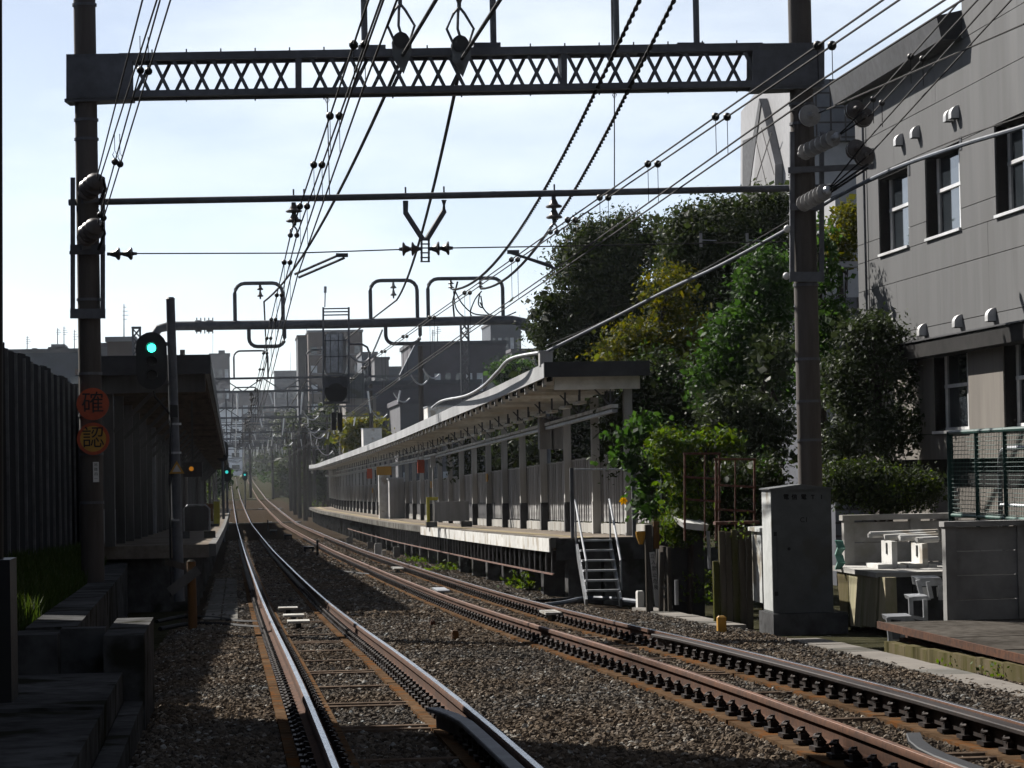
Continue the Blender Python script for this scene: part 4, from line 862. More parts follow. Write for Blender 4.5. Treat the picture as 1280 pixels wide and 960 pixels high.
t = thing('cable_fitting', 'white plastic cable fittings on the left side of the right concrete pole', 'fitting', g1(984, 287, -.1))
for px, py in ((984, 286), (983, 345)): MB().ball(g1(px, py, -.1), .06).build('fitting', K['white'], t, True)
# antennas on rods visible in front of the trees
for k, px in enumerate((876, 934)):
    q = atY(px, 300, 60); t = thing('wire_spreader', 'small pale upright spreader before the dark trees, '+('nearer the pole' if k else 'further from the pole'), 'spreader', q, 'spreaders before the trees')
    MB().cyl(q-V(0,0,.15), q+V(0,0,.15), .035, n=8).build('tube', K['porcw'], t); MB().cyl(q, q+V(.35,0,-.02), .012, n=5).build('rod', K['galv'], t)
# ================================================================== right platform
RX = 6.1; FXR = 8.05; E0 = 54.2; E1 = 236.
YQ = [E0]+list(np.arange(58, E1+1, 6.))
t = thing('platform', 'right platform with tan asphalt top and white edge panels beside the rusty track', 'platform', (7, E0, zr(E0)-.2))
plat_sheet(RX+.16, FXR+.1, YQ, .74, .985).build('slab', K['plat'], t)
plat_sheet(RX, RX+.158, YQ, .80, 1.0).build('edge_strip', K['conc'], t)
plat_sheet(RX+.55, RX+.85, YQ, .986, .992).build('tactile_strip', M('tactile_yellow', (.42,.32,.13), (.33,.25,.12), .85), t)
Y = E0+.05
while Y < 92: MB().add([(RX-.03,Y,zr(Y)+.72),(RX-.005,Y,zr(Y)+.72),(RX-.005,Y+1.1,zr(Y+1.1)+.72),(RX-.03,Y+1.1,zr(Y+1.1)+.72),(RX-.03,Y,zr(Y)+.985),(RX-.005,Y,zr(Y)+.985),(RX-.005,Y+1.1,zr(Y+1.1)+.985),(RX-.03,Y+1.1,zr(Y+1.1)+.985)], [(0,3,2,1),(4,5,6,7),(0,1,5,4),(1,2,6,5),(2,3,7,6),(3,0,4,7)]).build('edge_panel', K['white'], t); Y += 1.115+(.12 if abs(Y-73) < .6 else 0)
for Y in np.arange(E0+.2, E1, 4.4):
    MB().box(RX+.35, RX+1.0, Y, Y+.55, zr(Y)-.5, zr(Y)+.74).build('pier', K['concd'], t)
plat_sheet(RX+1.35, FXR+.3, [E0+.35]+YQ[1:], -.6, .735).build('core_wall', K['concd'], t)
MB().box(RX+1.05, FXR+1.6, E0+.05, E0+.34, zr(E0)-.6, zr(E0)+.735).build('end_wall', K['concd'], t)
MB().box(RX+.1, RX+2.0, E0-.06, E0-.005, zr(E0)+.55, zr(E0)+.97).build('end_beam', K['concd'], t)
# rusty rail under the edge carried on small hangers
rr = plat_sheet(RX+.02, RX+.07, [y for y in YQ if y < 160], .27, .30).build('under_rail', K['rustbar'], t)
for Y in np.arange(E0+.3, 120, 1.05): MB().box(RX+.04, RX+.07, Y-.02, Y+.02, zr(Y)+.31, zr(Y)+.80).build('hanger', K['fpost'], t)
# rubble and pale stubs at the foot of the platform
for px, py, w_, h_, mt_ in ((463, 683, 7, 9, 'conc'), (473, 688, 9, 14, 'column'), (496, 692, 8, 13, 'conc'), (437, 677, 8, 8, 'conc'), (480, 692, 5, 6, 'white'), (800, 750, 8, 17, 'white')):
    p = gnd(px, py+h_*.4, -.2); s_ = p.y/FPX; mb = MB(); mb.box(p.x-w_*s_/2, p.x+w_*s_/2, p.y-.12, p.y+.12, p.z-.1, p.z+h_*s_); mb.box(p.x-w_*s_*.42, p.x+w_*s_*.42, p.y-.1, p.y+.1, p.z+h_*s_, p.z+h_*s_+.02)
    mb.solo('concrete_stub', K[mt_], {463:'low grey concrete stub at the platform foot beside a taller tan one',473:'taller tan concrete stub at the right platform foot',496:'grey concrete stub nearest the platform white edge panels',437:'small far concrete stub at the platform foot beside rubble',480:'tiny white stub between two taller concrete stubs'}[px] if px < 700 else 'white square marker block beside the steel stairs', 'concrete stub' if px < 700 else 'marker block', 'stubs at the platform foot' if px < 700 else None)
# fence along the back
ft = thing('platform_fence', 'grey ribbed sheet fence on a white kerb along the back of the right platform', 'fence', (FXR, E0, zr(E0)+1))
Y = E0+.1
while Y < E1-3:
    z = zr(Y); far_ = Y > 110; L_ = 1.3 if not far_ else 2.65
    mb = MB(); nk = 7 if not far_ else 4
    for k in range(nk): mb.box(FXR+(.03 if k % 2 else 0), FXR+.03+(.03 if k % 2 else 0), Y+L_*k/nk, Y+L_*(k+1)/nk-.012, z+1.24, z+2.66)
    mb.build('sheet_panel', K['panel'], ft)
    MB().box(FXR-.01, FXR+.08, Y, Y+L_-.02, z+2.66, z+2.70).build('top_rail', K['column'], ft)
    if Y > 86: MB().box(FXR-.02, FXR-.005, Y, Y+L_-.02, z+1.0, z+1.72).build('skirting_panel', K['fascia'], ft)
    MB().box(FXR-.05, FXR+.12, Y, Y+L_-.01, z+.986, z+1.20).build('kerb_block', K['grime'], ft)
    Y += L_
# canopy
CX0, CX1 = 6.2, 8.25; C0 = 55.6
ct = thing('platform_canopy', 'long pale canopy with dark end fascia and trussed columns over the right platform', 'canopy', (7.2, C0, zr(C0)+1))
YC = [C0]+list(np.arange(60, 240, 6.))
plat_sheet(CX0, CX1, YC, 4.30, 4.44).build('roof', K['roof'], ct)
plat_sheet(CX0-.012, CX0-.004, YC, 4.18, 4.47).build('side_fascia', K['roof'], ct)
plat_sheet(CX0+.02, CX1-.04, YC, 4.262, 4.296).build('soffit', K['soffit'], ct)
zc = zr(C0); MB().box(CX0-.02, CX1+.06, C0-.12, C0-.01, zc+4.19, zc+4.49).build('end_fascia', K['fascia'], ct)
MB().box(CX0+.22, CX1-.1, C0+.2, C0+.3, zc+3.94, zc+4.19).build('end_beam', K['soffit'], ct)
# columns every 5.25 m, rafters between
for i, Y in enumerate(np.arange(56.2, 236, 5.25)):
    z = zr(Y)
    MB().box(7.86, 8.03, Y-.09, Y+.09, z+.99, z+4.0).build('column', K['column'], ct)
    MB().box(7.85, 8.04, Y-.1, Y+.1, z+.99, z+1.7 if Y > 57 else z+1.05).build('column_skirt', K['fascia'] if Y > 62 else K['column'], ct)
    for d in (0, 1.75, 3.5):
        y_ = Y+d; zz_ = zr(y_)
        if y_ < 235:
            MB().box(CX0+.05, CX1-.08, y_-.04, y_+.04, zz_+4.06, zz_+4.26).build('rafter', K['soffit'], ct)
            MB().box(CX0+.02, CX0+.09, y_-.03, y_+.03, zz_+4.02, zz_+4.2).build('rafter_end', K['column'], ct)
    if Y < 130:
        for s in (-1, 1): MB().bar((7.6, Y, z+3.62), (7.6+s*.45, Y, z+4.1), .03, .03).build('brace', K['steel'], ct)
        MB().bar((7.6, Y, z+3.55), (7.6, Y, z+4.1), .03, .03).build('brace', K['steel'], ct)
plat_sheet(CX0+.1, CX0+.16, YC[:-4], 4.12, 4.20).build('edge_purlin', K['dkbrown'], ct)
plat_sheet(7.53, 7.67, YC, 3.56, 3.63).build('lighting_rail', K['white'], ct)
plat_sheet(7.545, 7.655, YC, 3.47, 3.53).build('cable_tray', K['galv'], ct)
for i, Y in enumerate(np.arange(58, 200, 2.6)): 
    z = zr(Y); MB().box(7.2, 7.34, Y, Y+1.25, z+3.74, z+3.80).build('lamp_tube', K['white'], ct); MB().box(7.25, 7.29, Y+.6, Y+.66, z+3.8, z+4.1).build('lamp_hanger', K['steel'], ct)
# grey box on the canopy roof
for px, Y, w_, h_ in ((452, 137, .9, .9), (556, 92, .8, .45)):
    z = zr(Y)+4.44; x_ = CX0+.5; t = thing('roof_unit', 'white boxy unit on the canopy roof far along' if Y > 100 else 'pale low unit with a pipe on the canopy roof', 'roof unit', (x_, Y, z))
    MB().box(x_-w_/2, x_+w_/2, Y-1, Y+1, z+.02, z+h_).build('casing', K['white'], t); MB().box(x_-w_/2-.02, x_+w_/2+.02, Y-1.02, Y+1.02, z+h_, z+h_+.04).build('lid', K['galv'], t)
q = atY(681, 447, 56.2); t = thing('cable_box', 'small grey cable box on the near corner of the right canopy roof', 'box', q); MB().box(q.x-.11, q.x+.15, 56.1, 56.4, zr(56)+4.45, q.z+.12).build('casing', K['panel'], t); MB().box(q.x-.13, q.x+.17, 56.08, 56.42, q.z+.12, q.z+.14).build('lid', K['galv'], t)
# things on the platform
def on_plat(px, Y, X=None): z = zr(Y)+.99; x_ = atY(px, 600, Y).x; return V(x_ if X is None else X, Y, z)
p = on_plat(564, 88); t = thing('wind_screen', 'grey panel screen on blocks with a yellow frame on the right platform', 'screen', p)
w2 = .55; MB().box(p.x-w2, p.x+w2, p.y-.03, p.y+.03, p.z+.18, p.z+.80).build('panel', K['panel'], t)
mb = MB().box(p.x-w2-.24, p.x-w2-.15, p.y-.05, p.y+.04, p.z+.1, p.z+.95); mb.box(p.x-w2-.15, p.x-w2+.12, p.y-.05, p.y+.04, p.z+.85, p.z+.95); mb.build('yellow_frame', K['lime'], t)
for d in (-w2-.1, w2-.1): MB().box(p.x+d-.17, p.x+d+.17, p.y-.2, p.y+.2, p.z, p.z+.17).build('foot_block', K['conc'], t)
p = on_plat(474, 133, 7.0); t = thing('equipment_kiosk', 'white upright kiosk column on the right platform far along', 'kiosk', p)
MB().box(p.x-.2, p.x+.2, p.y-.3, p.y+.3, p.z, p.z+2.1).build('casing', K['white'], t); MB().box(p.x-.22, p.x+.22, p.y-.32, p.y+.32, p.z+2.1, p.z+2.16).build('lid', K['galv'], t)
p = on_plat(490, 133, 7.55); t = thing('waiting_shelter', 'grey boxy shelter beside the white kiosk on the right platform', 'shelter', p)
MB().box(p.x-.35, p.x+.35, p.y-2, p.y+2, p.z, p.z+1.85).build('wall', K['panel'], t); MB().box(p.x-.4, p.x+.4, p.y-2.05, p.y+2.05, p.z+1.85, p.z+1.93).build('roof', K['roof'], t)
def hang_sign(px, py, Y, w_, h_, mat, label):
    q = atY(px, py, Y); t = thing('hanging_sign', label, 'sign', q); MB().box(q.x-w_/2, q.x+w_/2, Y-.06, Y+.06, q.z-h_/2, q.z+h_/2).build('board', mat, t)
    for d in (-.35, .35): MB().box(q.x+d*w_-.015, q.x+d*w_+.015, Y-.015, Y+.015, q.z+h_/2, zr(Y)+4.06).build('hanger', K['column'], t)
hang_sign(480, 588.5, 128, .68, .40, K['yellow'], 'orange yellow board hanging under the canopy beside the white kiosk')
hang_sign(526, 583, 105, .26, .5, K['orange'], 'red orange upright sign hanging under the canopy near the ribbed fence')
hang_sign(462, 592, 140, .25, .5, K['orange'], 'small red sign hanging under the canopy beyond the yellow board')
def post_sign(px, py, Y, w_, h_, mat, label):
    x_ = 7.84; z = atY(px, py, Y).z; t = thing('column_sign', label, 'sign', (x_, Y, z)); MB().box(x_-.03, x_, Y-w_/2, Y+w_/2, z-h_/2, z+h_/2).build('board', mat, t); MB().box(x_, x_+.03, Y-w_*.3, Y+w_*.3, z-h_*.3, z+h_*.3).build('bracket', K['steel'], t)
post_sign(608, 597, 87, .5, .25, K['yellow'], 'small amber plate on a canopy column before the ribbed fence')
post_sign(530, 606, 112, .6, .28, K['yellow'], 'small amber plate on a canopy column nearer the screen')
post_sign(466, 613, 160, .7, .28, K['yellow'], 'small amber plate on a canopy column far along')
q = atY(541, 577, 100); t = thing('clock_post', 'slim pale box on a pole under the canopy before the fence', 'post', (q.x, 100, zr(100)+.99)); MB().cyl((q.x,100,zr(100)+.99), (q.x,100,q.z), .03, n=6).build('pole', K['column'], t); MB().box(q.x-.09, q.x+.09, 99.9, 100.1, q.z-.2, q.z+.2).build('box', K['panel'], t)
# grey speaker boxes between the last columns
for px, o_ in ((682, 'further along'), (697, 'nearer the steel stairs')):
    q = atY(px, 540, 68); t = thing('column_box', f'tall grey cabinet between canopy columns above the ribbed fence, {o_}', 'cabinet', q, 'cabinets between columns'); MB().box(q.x-.17, q.x+.17, 67.8, 68.2, q.z-.42, q.z+.38).build('casing', K['panel'], t); MB().box(q.x-.12, q.x+.12, 67.7, 67.8, q.z+.3, q.z+.34).build('bracket', K['steel'], t)
# railing and gate at the platform end
t = thing('end_railing', 'thin grey pipe railing across the near end of the right platform', 'railing', (7, E0+.1, zr(E0)+1))
for px, yt_ in ((716, 585), (793, 588)):
    a = atY(px, 676, E0+.1); MB().bar(V(a.x, E0+.1, zr(E0)+.95), V(a.x, E0+.1, atY(px, yt_, E0+.1).z), .07, .07, (0,1,0)).build('post', K['steel'], t)
a = atY(718, 587, E0+.1); b = atY(793, 587, E0+.1); MB().cyl(a, b, .02, n=8).build('rail', K['galv'], t)
# steel stairs
t = thing('steel_stairs', 'galvanised steel stairs with two slanted handrails at the near platform end', 'stairs', gnd(750, 745, -.1))
TY, BY = E0-.1, 51.6
def sp(px, py, Y): return atY(px, py, Y)
for (xt, yt_, xb_, yb_) in ((721, 684, 733, 748), (763, 682, 776, 748)):
    MB().bar(sp(xt, yt_, TY), sp(xb_, yb_+6, BY), .05, .16).build('stringer', K['galv'], t)
for k in range(6):
    u = (k+.15)/5.6; y_ = TY+(BY-TY)*u; py = 674+(744-674)*u; a = sp(723+11*u, py, y_); b = sp(764+11*u, py-.6, y_)
    MB().bar(a, b, .22, .035).build('tread', K['galv'], t)
for (xt, yt_, xb_, yb_) in ((719, 625, 733, 702), (762, 624, 776, 701)):
    a = sp(xt, yt_, TY); b = sp(xb_, yb_, BY+.6); MB().tube([a+V(0,.05,-.08), a, b, b+V(0,.03,-.10)], .022, 8).build('handrail', K['galv'], t, True)
    MB().cyl(b, b-V(0,0,.55), .018, n=6).build('baluster', K['galv'], t); MB().cyl(a, a-V(0,0,.9), .018, n=6).build('baluster', K['galv'], t)
# slanted wooden post with vertical lettering by the stairs
p = gnd(817, 762, -.2); yY = p.y; t = thing('marker_post', 'weathered post with vertical lettering and an orange board near the steel stairs', 'marker post', p)
MB().bar(V(atY(812, 762, yY).x, yY, p.z-.1), atY(810, 656, yY), .11, .12, (0,1,0)).build('post', K['wood'], t)
a = atY(815, 690, yY-.1); b = atY(822, 758, yY-.1); sg = MB().bar(a, b, .09, .03, (0,1,0)).build('name_board', K['column'], t)
for k, ch in enumerate('\u7acb\u5165\u7981\u6b62\u5371\u967a'): text(ch, .085, a.lerp(b, .08+.115*k)+V(-.0, -.035, 0), (math.pi/2, .1, 0), K['signk'], sg, 'lettering')
a = atY(820, 652, yY-.05); b = atY(820.5, 686, yY-.05); MB().bar(a, b, .10, .06, (0,1,0)).build('orange_board', K['owood'], t)
MB().bar(atY(826, 768, yY-.3), atY(828, 690, yY-.3), .07, .07, (0,1,0)).build('rear_post', K['wood'], t)
for py in (725, 735, 746): MB().bar(atY(824, py, yY-.15), atY(836, py-1, yY-.15), .05, .05).build('cross_bar', K['galv'], t)
q = atY(801, 668, yY); t = thing('small_lamp', 'small yellow cone lamp with a pale top fixed by the lettered post', 'lamp', q)
MB().tube([q+V(0,0,.05), q+V(0,0,-.02), q+V(0,0,-.17)], [.09, .085, .035], 10).build('cone', K['yellow'], t, True); MB().cyl(q+V(0,0,.05), q+V(0,0,.06), .07, n=10).build('top', K['white'], t); MB().bar(q+V(0,.05,-.1), V(p.x, yY, q.z-.1), .03, .03).build('arm', K['steel'], t)
# ================================================================== right side, near the crossing
# relay cabinet in front of the right concrete pole
CY = 39.4
def cb(px, py, dy=0.): return atY(px, py, CY+dy)
a = cb(967, 766); b = cb(1042, 766); zt = cb(1000, 612).z; zb = cb(1000, 766).z
t = thing('relay_cabinet', 'grey steel relay cabinet with stencilled lettering on a concrete plinth before the right pole', 'cabinet', (a.x, CY, zb-.2))
MB().box(a.x, b.x, CY, CY+.72, zb, zt).build('body', K['cabd'], t)
mb = MB(); xm = (a.x+b.x)/2; mb.prism([(a.x-.03, CY-.03, zt), (b.x+.03, CY-.03, zt), (b.x+.03, CY-.03, zt+.02), (xm, CY-.03, zt+.075), (a.x-.03, CY-.03, zt+.02)], (0, .78, 0)); mb.build('roof', K['cabd'], t)
MB().box(a.x-.004, a.x-.001, CY+.02, CY+.70, zb+.03, zt-.02).build('sunlit_side_sheet', K['cabw'], t)  # pale sheet standing in for sunlight on the side facing the sun
MB().box(a.x+.06, a.x+.075, CY-.012, CY-.001, zb+.1, zb+1.1).build('hinge_rod', K['steel'], t)
for z in (zb+.25, zb+1.1): MB().box(a.x+.02, a.x+.07, CY-.02, CY-.001, z, z+.06).build('hinge', K['black'], t)
q = cb(986, 686); MB().cyl((q.x, CY, q.z), (q.x, CY-.02, q.z), .025, n=8).build('lock', K['black'], t)
for ch, px in zip('\u96fb\u4fe1\u96fbT1', (982.5, 993, 1004.5, 1016, 1027)): q = cb(px, 621.5); text(ch, .085, (q.x, CY-.004, q.z), (math.pi/2,0,0), K['signk'], t, 'lettering', font_off=.002)
q = cb(1005, 650); text('C1', .1, (q.x, CY-.004, q.z), (math.pi/2,0,0), K['signk'], t, 'lettering')
a = cb(965, 767); b = cb(1058, 766); MB().box(a.x, b.x, CY-.1, CY+1.0, zb-.4, zb-.005).build('plinth', K['concd'], t)
# slim pale cabinet beside it
q = atY(953, 700, 41.2); t = thing('slim_cabinet', 'slim white steel cabinet with an overhanging lid between planks and relay cabinet', 'cabinet', (q.x, 41.2, q.z-.7))
x0 = atY(941, 700, 41.2).x; x1 = atY(952, 700, 41.2).x; zt = atY(945, 665, 41.2).z; zb2 = atY(945, 754, 41.2).z
x0 = x1-.0; MB().box(x0, x1+.12, 41.2, 41.95, zb2, zt).build('body', K['cabw'], t); MB().box(x1+.01, x1+.115, 41.19, 41.198, zb2, zt-.03).build('shaded_front', K['steel'], t)  # dark front sheet paints the shade on the white cabinet
mb = MB(); mb.prism([(x0-.04, 41.1, zt), (x1+.25, 41.1, zt+.02), (x1+.25, 41.1, zt+.07), (x0-.04, 41.1, zt+.06)], (0,.95,0)); mb.build('lid', K['cabw'], t)
for x_ in (x0+.05, x1+.05): MB().box(x_-.02, x_+.02, 41.3, 41.4, zb2-.25, zb2).build('leg', K['rust'], t)
# plank fence (old sleepers set upright)
t = thing('plank_fence', 'weathered upright planks with moss and ivy beside the slim white cabinet', 'fence', gnd(915, 775, -.2))
xs = [(897, 771), (905, 774), (913, 776), (921, 778), (929.5, 779), (938, 780)]
for i, (px, py) in enumerate(xs):
    Y = 42.2-i*.06; a = atY(px, py+4, Y); tp = 658+random.uniform(-3, 3)-(0 if i else -38); hh = (py-tp)*Y/FPX; w_ = 9.0*Y/FPX
    MB().box(a.x-w_/2, a.x+w_/2-.012, Y-.05, Y+.05, a.z-.1, a.z+hh).build('plank', K['plank'], t)
MB().box(atY(893,690,42.9).x, atY(948,690,42.9).x, 42.75, 42.95, atY(900,656,42.8).z, atY(900,652,42.8).z).build('cap_rail', K['rustbar'], t)
# dark shed opening with a white lid beyond the planks
t = thing('lean_to', 'dark open lean-to under a tilted pale sheet beside the planks', 'shed', gnd(860, 757, -.2))
LY = 46.5
def ly(px, py, dy=0.): return atY(px, py, LY+dy)
MB().prism([ly(853, 653), ly(886, 656), ly(884, 664), ly(856, 661)], (0, 1.2, .1)).build('sheet', K['white'], t)
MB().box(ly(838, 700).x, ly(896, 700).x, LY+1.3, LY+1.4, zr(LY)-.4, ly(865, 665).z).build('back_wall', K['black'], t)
MB().box(ly(838, 700).x, ly(842, 700).x, LY+.3, LY+1.3, zr(LY)-.4, ly(865, 684).z).build('side_post', K['wood'], t)
MB().cyl(ly(885, 664), ly(887, 711), .03, n=6).build('pipe_leg', K['galv'], t); MB().cyl(ly(845.5, 725), ly(846, 756), .035, n=6).build('pipe_leg', K['galv'], t)
# rusty pipe racks
def rack(xa, xb, yt_, ybs, Y, label, mid):
    t = thing('pipe_rack', label, 'rack', atY((xa+xb)/2, 690, Y))
    for px in (xa, mid, xb): MB().cyl(atY(px, yt_, Y), atY(px, 676, Y), .019 if px != mid else .012, n=6).build('upright', K['rustbar'], t)
    for py in ybs: MB().cyl(atY(xa-2, py, Y), atY(xb+2, py+(3 if py > yt_+3 else 0), Y), .019, n=6).build('rung', K['rustbar'], t)
rack(856, 899, 567, (567, 596, 624), 44.5, 'rusty pipe rack of three rungs overgrown by leaves, left one', 881)
rack(895, 943, 574, (574, 606, 636.5), 43.5, 'rusty pipe rack of three rungs in front of dark trees, right one', 919)
# concrete wall with posts and panels behind the white blocks
WY = 41.3
def wy(px, py, dy=0.): return atY(px, py, WY+dy)
t = thing('panel_wall', 'low concrete panel wall with pale posts and coping behind the white blocks', 'wall', wy(1100, 712))
z0, z1 = wy(1100, 720).z, wy(1100, 648).z
for px, w_ in ((1061, 13), (1144, 13), (1232, 13)): x_ = wy(px, 700).x; MB().box(x_-.08, x_+.08, WY-.08, WY+.08, z0-.4, z1-.02).build('post', K['paleconc'], t)
for xa, xb in ((1065, 1139), (1149, 1227), (1238, 1300)):
    for k in range(3):
        MB().box(wy(xa, 690).x-.01, wy(xb, 690).x+.01, WY-.03, WY+.03, z0-.1+(z1-z0+.06)*k/3, z0-.1+(z1-z0+.06)*(k+1)/3-.012).build('panel', K['paleconc'], t)
MB().box(wy(1052, 690).x, wy(1300, 690).x, WY-.12, WY+.12, z1-.02, z1+.06).build('coping', K['paleconc'], t)
K['mosslit'] = M('sunlit_mossy_concrete', (.42,.36,.24), (.26,.25,.12), .92, 0, scale=5, bump=.3, stain=(.12,.11,.05), streak=True, alb=.6)  # brighter copy of the mossy concrete, sunlight put into its colour
# bank in front, sunlit side slabs coloured brighter, shaded front ones darker
t = thing('stone_bank', 'mossy concrete bank of leaning slabs below the white blocks', 'bank', (8.6, 39, -.6))
BYF = 38.6
def by(px, py, dy=0.): return atY(px, py, BYF+dy)
zt = by(1080, 716).z
MB().box(8.96, 11.4, BYF-.28, 41.2, -1, zt-.06).build('fill', K['ground'], t)
SX = 8.87
for i, (xa, xb, xa2, xb2) in enumerate(((1046, 1060, 1052, 1062), (1060.5, 1075, 1063, 1077), (1075.5, 1089, 1078, 1096), (1089.5, 1106, 1097, 1108))):
    MB().prism([atX(xa, 714+2*i, SX), atX(xb, 716+2*i, SX), atX(xb2, 784, SX-.05), atX(xa2, 782, SX-.05)], (.16, 0, 0)).build('slab', K['mosslit'] if i else K['moss'], t)
for xa, xb in ((1107, 1140), (1141, 1185)): MB().prism([by(xa, 721, -.3), by(xb, 722, -.3), by(xb, 786, -.3), by(xa, 786, -.3)], (0, .18, 0)).build('slab', K['concd'], t)
MB().box(8.84, 11.4, BYF-.36, 41.21, zt-.058, zt+.01).build('top_slab', K['paleconc'], t)
# white concrete blocks carrying pale pipes
def wb(px, py, dy=0.): return atY(px, py, 39.6+dy)
for px, lab in ((1107, 'white concrete upright block with an L foot, left of two'), (1145, 'white concrete upright block with an L foot, beside the dark block wall')):
    d_ = 3 if px > 1120 else 0; xf = wb(px+8, 700).x; zb_, zt_ = wb(px, 709+d_).z, wb(px, 677+d_).z
    t = thing('white_block', lab, 'concrete block', (xf, 39.6, zb_-.05))
    MB().box(xf, xf+.08, 39.6, 40.25, zt+.012, zt_).build('upright', K['white'], t)
    MB().box(xf-.22, xf-.001, 39.55, 40.28, zt+.012, zt+.075).build('foot', K['white'], t); MB().box(xf+.081, xf+.2, 39.55, 40.28, zt+.012, zt+.06).build('foot', K['white'], t)
    MB().box(xf-.012, xf-.001, 39.86, 39.93, zb_+.18, zb_+.34).build('slot', K['black'], t)
t = thing('pale_pipes', 'bundle of pale pipes resting across the two white blocks', 'pipes', wb(1125, 672))
for i, (x0, y0, x1, y1) in enumerate(((1087, 668.5, 1172, 665), (1105, 672, 1170, 668), (1124, 672.5, 1172, 671), (1145, 675.5, 1172, 674))):
    MB().cyl(wb(x0, y0, -.05-.08*i), wb(x1, y1, .1-.08*i), .045, n=8).build('pipe', K['white'], t, True); MB().box(wb(x0-2, 700).x, wb(x0+3, 700).x, 39.5-.08*i, 39.6-.08*i, wb(1125, y0+2.5).z, wb(1125, y0-2.5).z).build('end_cap', K['white'], t)
# green vinyl sheet scrap
mb = MB(); g_ = [atY(1044+3*(k % 2), 676+9*k, 40.6-.05*k) for k in range(5)]; 
for k in range(4):
    a, b = g_[k], g_[k+1]; mb.prism([a, a+V(.13,.05,-.01), b+V(.11,.1*(k % 2),0), b], (0, .04, .01))
mb.solo('vinyl_sheet', K['vinyl'], 'crumpled pale green vinyl sheet stuffed beside the panel wall end', 'sheet')
# dark block wall on the deck
DY = 32.1
def dw(px, py, dy=0.): return atY(px, py, DY+dy)
K['conc2'] = M('grey_concrete', (.36,.355,.35), (.27,.265,.26), .85, 0, scale=4, bump=.15, stain=(.2,.195,.185), alb=.6)
t = thing('block_wall', 'dark grey concrete panel wall standing behind the steel deck', 'wall', dw(1180, 778))
xa = dw(1181, 720).x; z0 = dw(1181, 780).z; z1 = dw(1181, 652).z
for x_, w_ in ((xa, .13), (xa+.86, .13), (xa+1.75, .13)): MB().box(x_, x_+w_, DY-.07, DY+.1, z0-.2, z1-.06).build('post', K['conc2'], t)
for x_ in (xa+.131, xa+.991):
    for k in range(4): h_ = (z1-.06-z0)/4; MB().box(x_, x_+.728, DY-.03, DY+.05, z0+h_*k, z0+h_*(k+1)-.01).build('panel', K['conc2'], t)
MB().box(xa-.02, xa+2.3, DY-.1, DY+.14, z1-.06, z1).build('coping', K['conc2'], t)
# steel deck on a rusty frame with a concrete kerb
t = thing('crossing_deck', 'grey timber deck on rusty beams with a concrete kerb below', 'deck', (8, 28, -.5))
def dk_(px, Y): return atY(px, 780, Y).x
zd = -.20; ys = np.linspace(20.5, DY-.15, 12)
for a, b in zip(ys, ys[1:]): MB().box(7.42, 9.9, a, b-.03, zd-.06, zd+random.uniform(-.004,.004)).build('deck_plank', K['wood'], t)
MB().box(7.38, 7.415, 20.5, DY-.15, zd-.075, zd+.006).build('edge_beam', K['rust'], t); MB().box(7.7, 7.8, 20.5, DY-.2, zd-.3, zd-.07).build('joist', K['rust'], t)
mb = MB()
for a in np.arange(20.5, 31.5, 1.0): MB().box(7.35, 7.52, a, a+.985, zr(a)-.5, zr(a)-.14).build('kerb_block', K['moss'], t)
MB().box(7.53, 7.6, 20.5, 31.5, -.6, -.36).build('lower_beam', K['rust'], t)
# small steel steps up to the bank
t = thing('steel_steps', 'small galvanised steel steps beside the deck leading up to the bank', 'steps', atY(1140, 805, 33))
SYs = 33.2
def st_(px, py, dy=0.): return atY(px, py, SYs+dy)
for (xa, xb, ya, yb_, dy) in ((1109, 1140, 771, 776, 0), (1137, 1160, 746, 750, .5), (1146, 1176, 723, 732, 1.0)):
    MB().prism([st_(xa, ya, dy), st_(xb, ya-1, dy), st_(xb+4, yb_, dy), st_(xa+2, yb_+1, dy)], (0, .3, .02)).build('tread', K['galv'], t)
for (x0, y0, x1, y1, dy) in ((1110, 772, 1113, 802, 0), (1128, 774, 1128, 803, 0), (1138, 747, 1139, 772, .3), (1156, 749, 1157, 778, .3), (1147, 725, 1153, 748, .8), (1160, 727, 1164, 748, .8), (1175, 732, 1176, 750, .8)):
    MB().bar(st_(x0, y0, dy), st_(x1, y1, dy), .05, .05, (0,1,0)).build('leg', K['galv'], t)
for (x0, y0, x1, y1, dy) in ((1110, 801, 1128, 803, 0), (1139, 771, 1156, 774, .3)): MB().bar(st_(x0, y0, dy), st_(x1, y1, dy), .04, .04).build('cross_bar', K['galv'], t)
MB().prism([st_(1110, 774), st_(1128, 775), st_(1128, 800), st_(1111, 799)], (0, .02, 0)).build('riser', K['steel'], t)
for xa in (1153, 1171): MB().prism([st_(xa, 734, 1), st_(xa+6, 734, 1), st_(xa+8, 746, 1), st_(xa+1, 746, 1)], (0, .03, 0)).build('reflector', K['white'], t)
# green net fence
NX = 9.6
def nx(px, py): return atX(px, py, NX)
t = thing('net_fence', 'green wire net fence with dark green posts on the panel wall', 'fence', nx(1190, 640))
a = nx(1187, 541); b = nx(1330, 524); zb_ = nx(1190, 640).z-.1; zt_ = a.z
yA, yB = a.y, b.y
for y_, r_ in ((yA, .045), (yA-1.35, .03), (yA-2.7, .03), (yA-4.05, .03)): MB().cyl((NX, y_, zb_-.2), (NX, y_, zt_+.02), r_, n=8).build('post', K['green'], t, True)
MB().cyl((NX, yA, zt_), (NX, yB-1, zt_), .032, n=8).build('top_rail', K['green'], t, True); MB().cyl((NX, yA, zb_+.06), (NX, yB-1, zb_+.06), .025, n=8).build('bottom_rail', K['net'], t, True)
mb = MB(); z = zb_+.1
while z < zt_: mb.cyl((NX, yA, z), (NX, yB-1, z), .004, n=4); z += .055
y_ = yA
